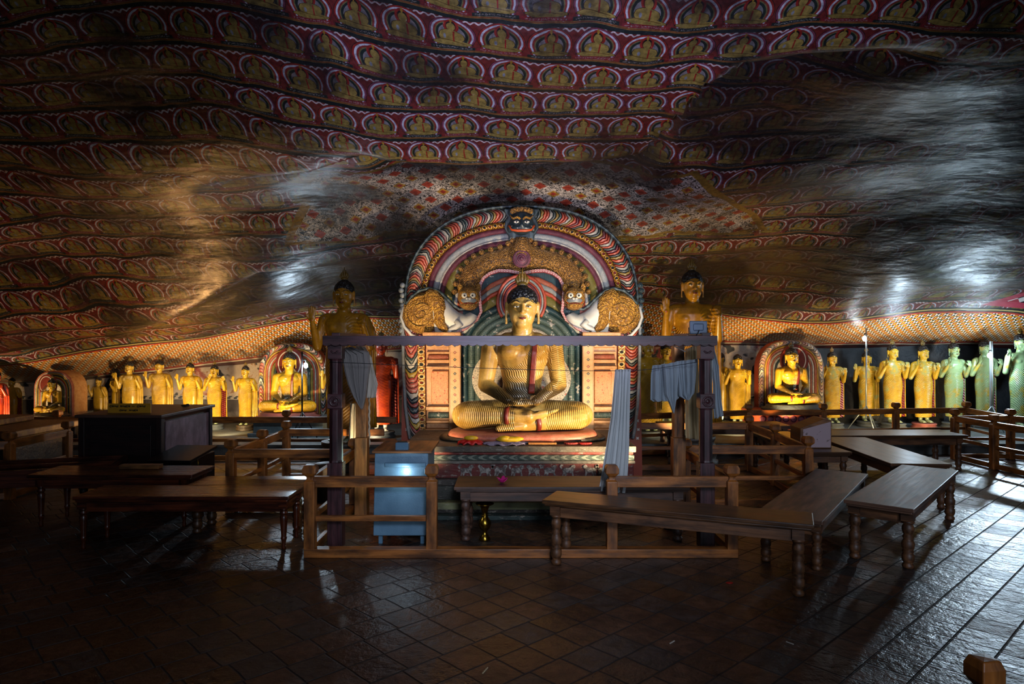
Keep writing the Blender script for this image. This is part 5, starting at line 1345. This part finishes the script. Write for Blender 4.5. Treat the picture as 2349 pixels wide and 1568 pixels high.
wire('pale knotted string tying the bunched cloth to the back pillar', [P(1545, 793, 6.2), P(1560, 800, 6.15), P(1572, 806, 6.1)], .006, ROPE, 'string', 'string')
rp = [P(847, 905, 6.9)+Vector((.004*math.sin(i*1.1), .004*math.cos(i*1.1), -i*.0135)) for i in range(40)]
wire('twisted rope hanging down the back left pillar', rp, .010, ROPE, 'rope', 'rope')
wire('black cable hanging below the painted rock above the shrine', [P(1106, 158, 6.15), P(1160, 150, 6.15), P(1230, 155, 6.15), P(1290, 170, 6.1), P(1340, 196, 6.1)], .006, BLACKP, 'cable', 'cable')

# ---------------------------------------------------------------- floodlight on the beam
fl = thing('floodlight', 'grey rectangular floodlight seen from behind, standing on the right end of the beam', 'lamp', (PX(1603, 5.9), 5.92, 1.81))
MB().box((0, 0, .065), (.15, .035, .115)).build('housing', GREYMET, fl, bevel=.008)
MB().box((-.003, -.024, .068), (.088, .02, .064)).build('driver_box', GREYMET, fl, bevel=.012)
MB().box((0, .02, .065), (.13, .004, .09)).build('glass', GREYMET, fl)
MB().tube([(-.082, 0, .065), (-.082, 0, -.005), (.082, 0, -.005), (.082, 0, .065)], .004, 6).build('bracket', DKMETAL, fl)
MB().tube([(.0, -.03, .045), (-.01, -.04, .02), (-.03, -.03, -.01)], .004, 6).build('cable', BLACKP, fl)

# ---------------------------------------------------------------- bulbs on stands
def stand(label, px_, Y, ybulb, ytop, z0, mat, col_off=.06, spread=.24, tube=False):
    x = PX(px_, Y); t = thing('lamp_stand', label, 'lamp', (x, Y, z0))
    zt_ = PZ(ytop, Y)-z0; zb_ = PZ(ybulb, Y)-z0
    MB().tube([(0, 0, .22), (0, 0, zt_)], .014, 8).build('pole', mat, t)
    for k in range(3):
        a = k*2*PI/3+.5; MB().tube([(0, 0, .45), (spread*math.cos(a), spread*math.sin(a), .012)], .010, 6).build('leg', mat, t)
    MB().tube([(0, 0, zb_+.09), (col_off, 0, zb_+.085), (col_off, 0, zb_+.045)], .010, 8).build('bulb_holder', BLACKP, t)
    MB().ellip((col_off, 0, zb_), (.034, .034, .046), 16, 10).build('bulb', BULB, t)
    return t
stand('black tripod with a lit white bulb in front of the left seated statue', 693, 11.15, 838, 806, .165 if 0 else .165, BLACKP)
stand('pale tripod with a lit white bulb at its top, among the right hand statues', 1987, 12.2, 776, 752, .165, STEEL, -.03, .3)
ts = stand('upright pale tube on a stand with a lit bulb, right of the green stained statues', 2276, 12.15, 815, 782, .165, STEEL, -.05, .3)
MB().box((0.0, .035, .9), (.05, .03, 1.4)).build('tube_batten', STEEL, ts, bevel=.008)

# small warm lamps on the floor that light the statues
def floorlamp(label, x, y, z, rz=0):
    t = thing('floor_lamp', label, 'lamp', (x, y, z), rz, 'small warm floor lamps'); b = MB(); b.box((0, 0, .06), (.14, .05, .10)); b.build('housing', BLACKP, t, bevel=.006)
    MB().box((0, .028, .06), (.12, .004, .08)).build('lens', LENS, t)

# ---------------------------------------------------------------- cabinet, desk, sign, slab, trough on the left
cb = thing('wooden_cabinet', 'large dark wooden cabinet with cool light painted mauve on its side, left of the enclosure', 'cabinet', (-4.45, 8.4, 0), -.02)
MB().box((0, 0, .49), (.90, 1.22, .80)).build('body', W_CAB, cb, bevel=.006)
MB().box((0, 0, .905), (1.0, 1.34, .035)).build('top', W_TABG, cb, bevel=.006)
MB().box((.455, .03, .49), (.012, 1.06, .68)).build('side_panel', CABS, cb)
MB().box((0, -.615, .49), (.70, .012, .62)).build('front_panel', W_CAB, cb, bevel=.004)
for sx in (-1, 1):
    for sy in (-1, 1):
        MB().box((sx*.445, sy*.60, .48), (.07, .07, .82)).build('corner_post', W_CAB, cb, bevel=.006)
        MB().ellip((sx*.44, sy*.595, .05), (.045, .045, .05)).build('ball_foot', W_CAB, cb)
sg = thing('yellow_sign', 'yellow board with two lines of rounded dark script, leaning on top of the dark cabinet', 'sign', (PX(297, 7.95), 7.95, .925), 0)
sgm = MB().box((0, 0, .055), (.50, .012, .11)); so = sgm.build('board', plain('yellow_board', '#c8921c', .5), sg, bevel=.002)
SC = plain('dark_lettering', '#140b06', .6); rs_ = random.Random(5)
def glyphs(x0, x1, z, n, h, k0=0):
    b = MB(); w_ = (x1-x0)/n
    for i in range(n):
        cx_ = x0+w_*(i+.5); k = (i+k0) % 4; r = h*.36
        if k == 0: pts = [(cx_+r*math.cos(a), -.009, z+r*math.sin(a)) for a in np.linspace(-.4, 5.2, 12)]
        elif k == 1: pts = [(cx_+r*.8*math.cos(a)*(1-.06*j), -.009, z+r*math.sin(a)*(1-.05*j)) for j, a in enumerate(np.linspace(2.6, -4.6, 14))]
        elif k == 2: pts = [(cx_-r+2*r*j/13, -.009, z-.2*r+r*.9*abs(math.sin(j/13*2*PI))) for j in range(14)]
        else: pts = [(cx_+r*.7*math.cos(a), -.009, z-r*.2+r*.7*math.sin(a)) for a in np.linspace(0, 5.8, 12)]+[(cx_+r, -.009, z+r*1.1)]
        b.tube(pts, .0036, 5)
    return b
for (a_, b_, z_, n_, h_) in ((-.225, -.125, .077, 4, .030), (-.105, .015, .077, 5, .030), (.095, .19, .077, 4, .030), (-.11, -.03, .030, 4, .024), (.0, .105, .030, 5, .024)):
    for i_ in range(n_):
        w__ = (b_-a_)/n_; random.seed(i_); glyphs(a_+w__*i_, a_+w__*(i_+1), z_, 1, h_, i_+n_).build('letter', SC, sg)
MB().tube([(.035, -.009, .077), (.065, -.009, .077)], .0035, 5).build('dash', SC, sg)
b = MB(); b.ellip((0, 0, .015), (.05, .03, .015)); b.ellip((.03, .01, .02), (.03, .02, .018)); o = b.build('crumpled_cord', BLACKP, label='small black crumpled cord lying on top of the dark cabinet', cat='cord'); o.location = (PX(424, 8.7), 8.7, .925)
dk = thing('black_cash_box', 'black lacquered slope top box with a hanging key beside the dark cabinet', 'box', (PX(412, 7.35), 7.35, 0), -.05)
b = MB(); b.prism([(-.30, .0), (.30, .0), (.30, .55), (-.30, .55)], -.0, .0) if 0 else None
b.box((0, .1, .27), (.42, .52, .50)); b.build('body', BLACKW, dk, bevel=.006)
MB().box((0, .08, .535), (.47, .60, .03), Matrix.Rotation(.12, 3, 'X')).build('sloped_lid', BLACKW, dk, bevel=.005)
MB().tube([(.21, -.03, .50), (.225, -.04, .46), (.222, -.04, .40)], .006, 6).build('key', BRASS, dk)
for sx in (-1, 1):
    MB().box((sx*.19, -.12, .012), (.04, .04, .024)).build('foot', BLACKW, dk)
b = MB().box((0, 0, .02), (.39, .09, .04)); o = b.build('wooden_block', W_PALE, bevel=.004, label='pale wooden block lying on the narrow table at the far left', cat='block'); o.location = (PX(324, 6.75), 6.75, .502)
sb = thing('stone_couch', 'two tiered stone slab with gold light painted along its edge at the left edge', 'platform', (-7.1, 9.0, 0))
MB().box((-.3, .15, .28), (2.2, 1.1, .56)).build('base', SLAB, sb, bevel=.02)
GE = band('gold_lit_edge', '#9a6a20', '#6a3a18', 90.0, '#4a1c10')  # gold light on the slab edge is put into this colour
MB().box((-.2, .1, .60), (2.3, 1.3, .09)).build('lower_slab', GE, sb, bevel=.015)
MB().box((-.5, .2, .69), (1.7, .9, .08)).build('upper_slab', GE, sb, bevel=.015)
tg = thing('wooden_trough', 'long open wooden trough with a divider, lying between the far left table and the cabinet', 'trough', (-5.15, 7.08, .30), .32)
b = MB()
for y_ in (-.35, 0, .35): b.box((0, y_, .09), (1.9, .03, .17))
b.box((-.95, 0, .09), (.03, .73, .17)); b.box((.95, 0, .09), (.03, .73, .17)); b.box((0, 0, .01), (1.9, .70, .02)); b.build('tray', W_TABL, tg, bevel=.004)
for sx in (-1, 1):
    for sy in (-1, 1): MB().box((sx*.85, sy*.30, -.145), (.06, .06, .31)).build('leg', W_TABL, tg, bevel=.004)
# small painted box on the right hand bench
px0_, px1_ = PX(1845, 8.05), PX(1916, 8.05)
pb2 = thing('painted_lectern_box', 'small mauve painted wooden box with a sloped top standing on a bench at the right', 'box', ((px0_+px1_)/2, 8.15, .482), -.05)
hw = (px1_-px0_)/2; b = MB(); b.prism([(-hw, 0), (hw, 0), (hw, .335), (hw*.55, .352), (-hw, .235)], 0, .34); b.build('body', W_BLOCK, pb2, bevel=.004)
MB().prism([(-hw+.03, .012), (hw-.012, .012), (hw-.012, .318), (-hw+.03, .225)], -.006, .002).build('painted_face', BOXP, pb2)
# grain pestle pedestal right of the shrine, and the dark bell at the left pillar
b = MB(); b.lathe([(.10, 0), (.14, .01), (.14, .25), (.17, .30), (.17, .36), (.14, .40), (.001, .41)], (0, 0, 0), 24); o = b.build('wooden_stool', FEETB, label='round dark wooden stool behind the left carved post', cat='stool'); o.location = (PX(735, 7.3), 7.6, 0)
for q, (px_, py_, l, a, c_) in enumerate(((1542, 1473, .05, .8, WHITEP), (1812, 1475, .045, -.9, WHITEP), (1113, 1538, .07, 1.2, CL_CREAM))):
    x, y = G(px_, py_, 0); MB().beam((x-l/2*math.cos(a), y-l/2*math.sin(a), .003), (x+l/2*math.cos(a), y+l/2*math.sin(a), .003), .006, .004).build('straw_scrap', c_, label=('short white straw on the floor tiles, nearer the middle', 'short white straw on the floor tiles at the right', 'pale straw on the floor tiles at the bottom centre')[q], cat='scrap', group='scraps on the floor')
for lb, x, y, z in (('small warm floor lamp behind the left carved post, aimed at the shrine', -1.28, 6.18, .0),):
    pass

lc = thing('added_box_lamp', 'unseen added lamp behind the front rail, making the bright spot on the donation box', 'lamp', (PX(925, 5.66), 5.66, .60))  # housing added for the unseen lamp, hidden by the rail
MB().box((0, 0, 0), (.05, .03, .05)).build('housing', BLACKP, lc, bevel=.004); MB().tube([(0, .0, -.01), (0, .06, -.012)], .006, 6).build('arm', BLACKP, lc); MB().box((0, -.02, -.01), (.02, .03, .02)).build('clip', BLACKP, lc)
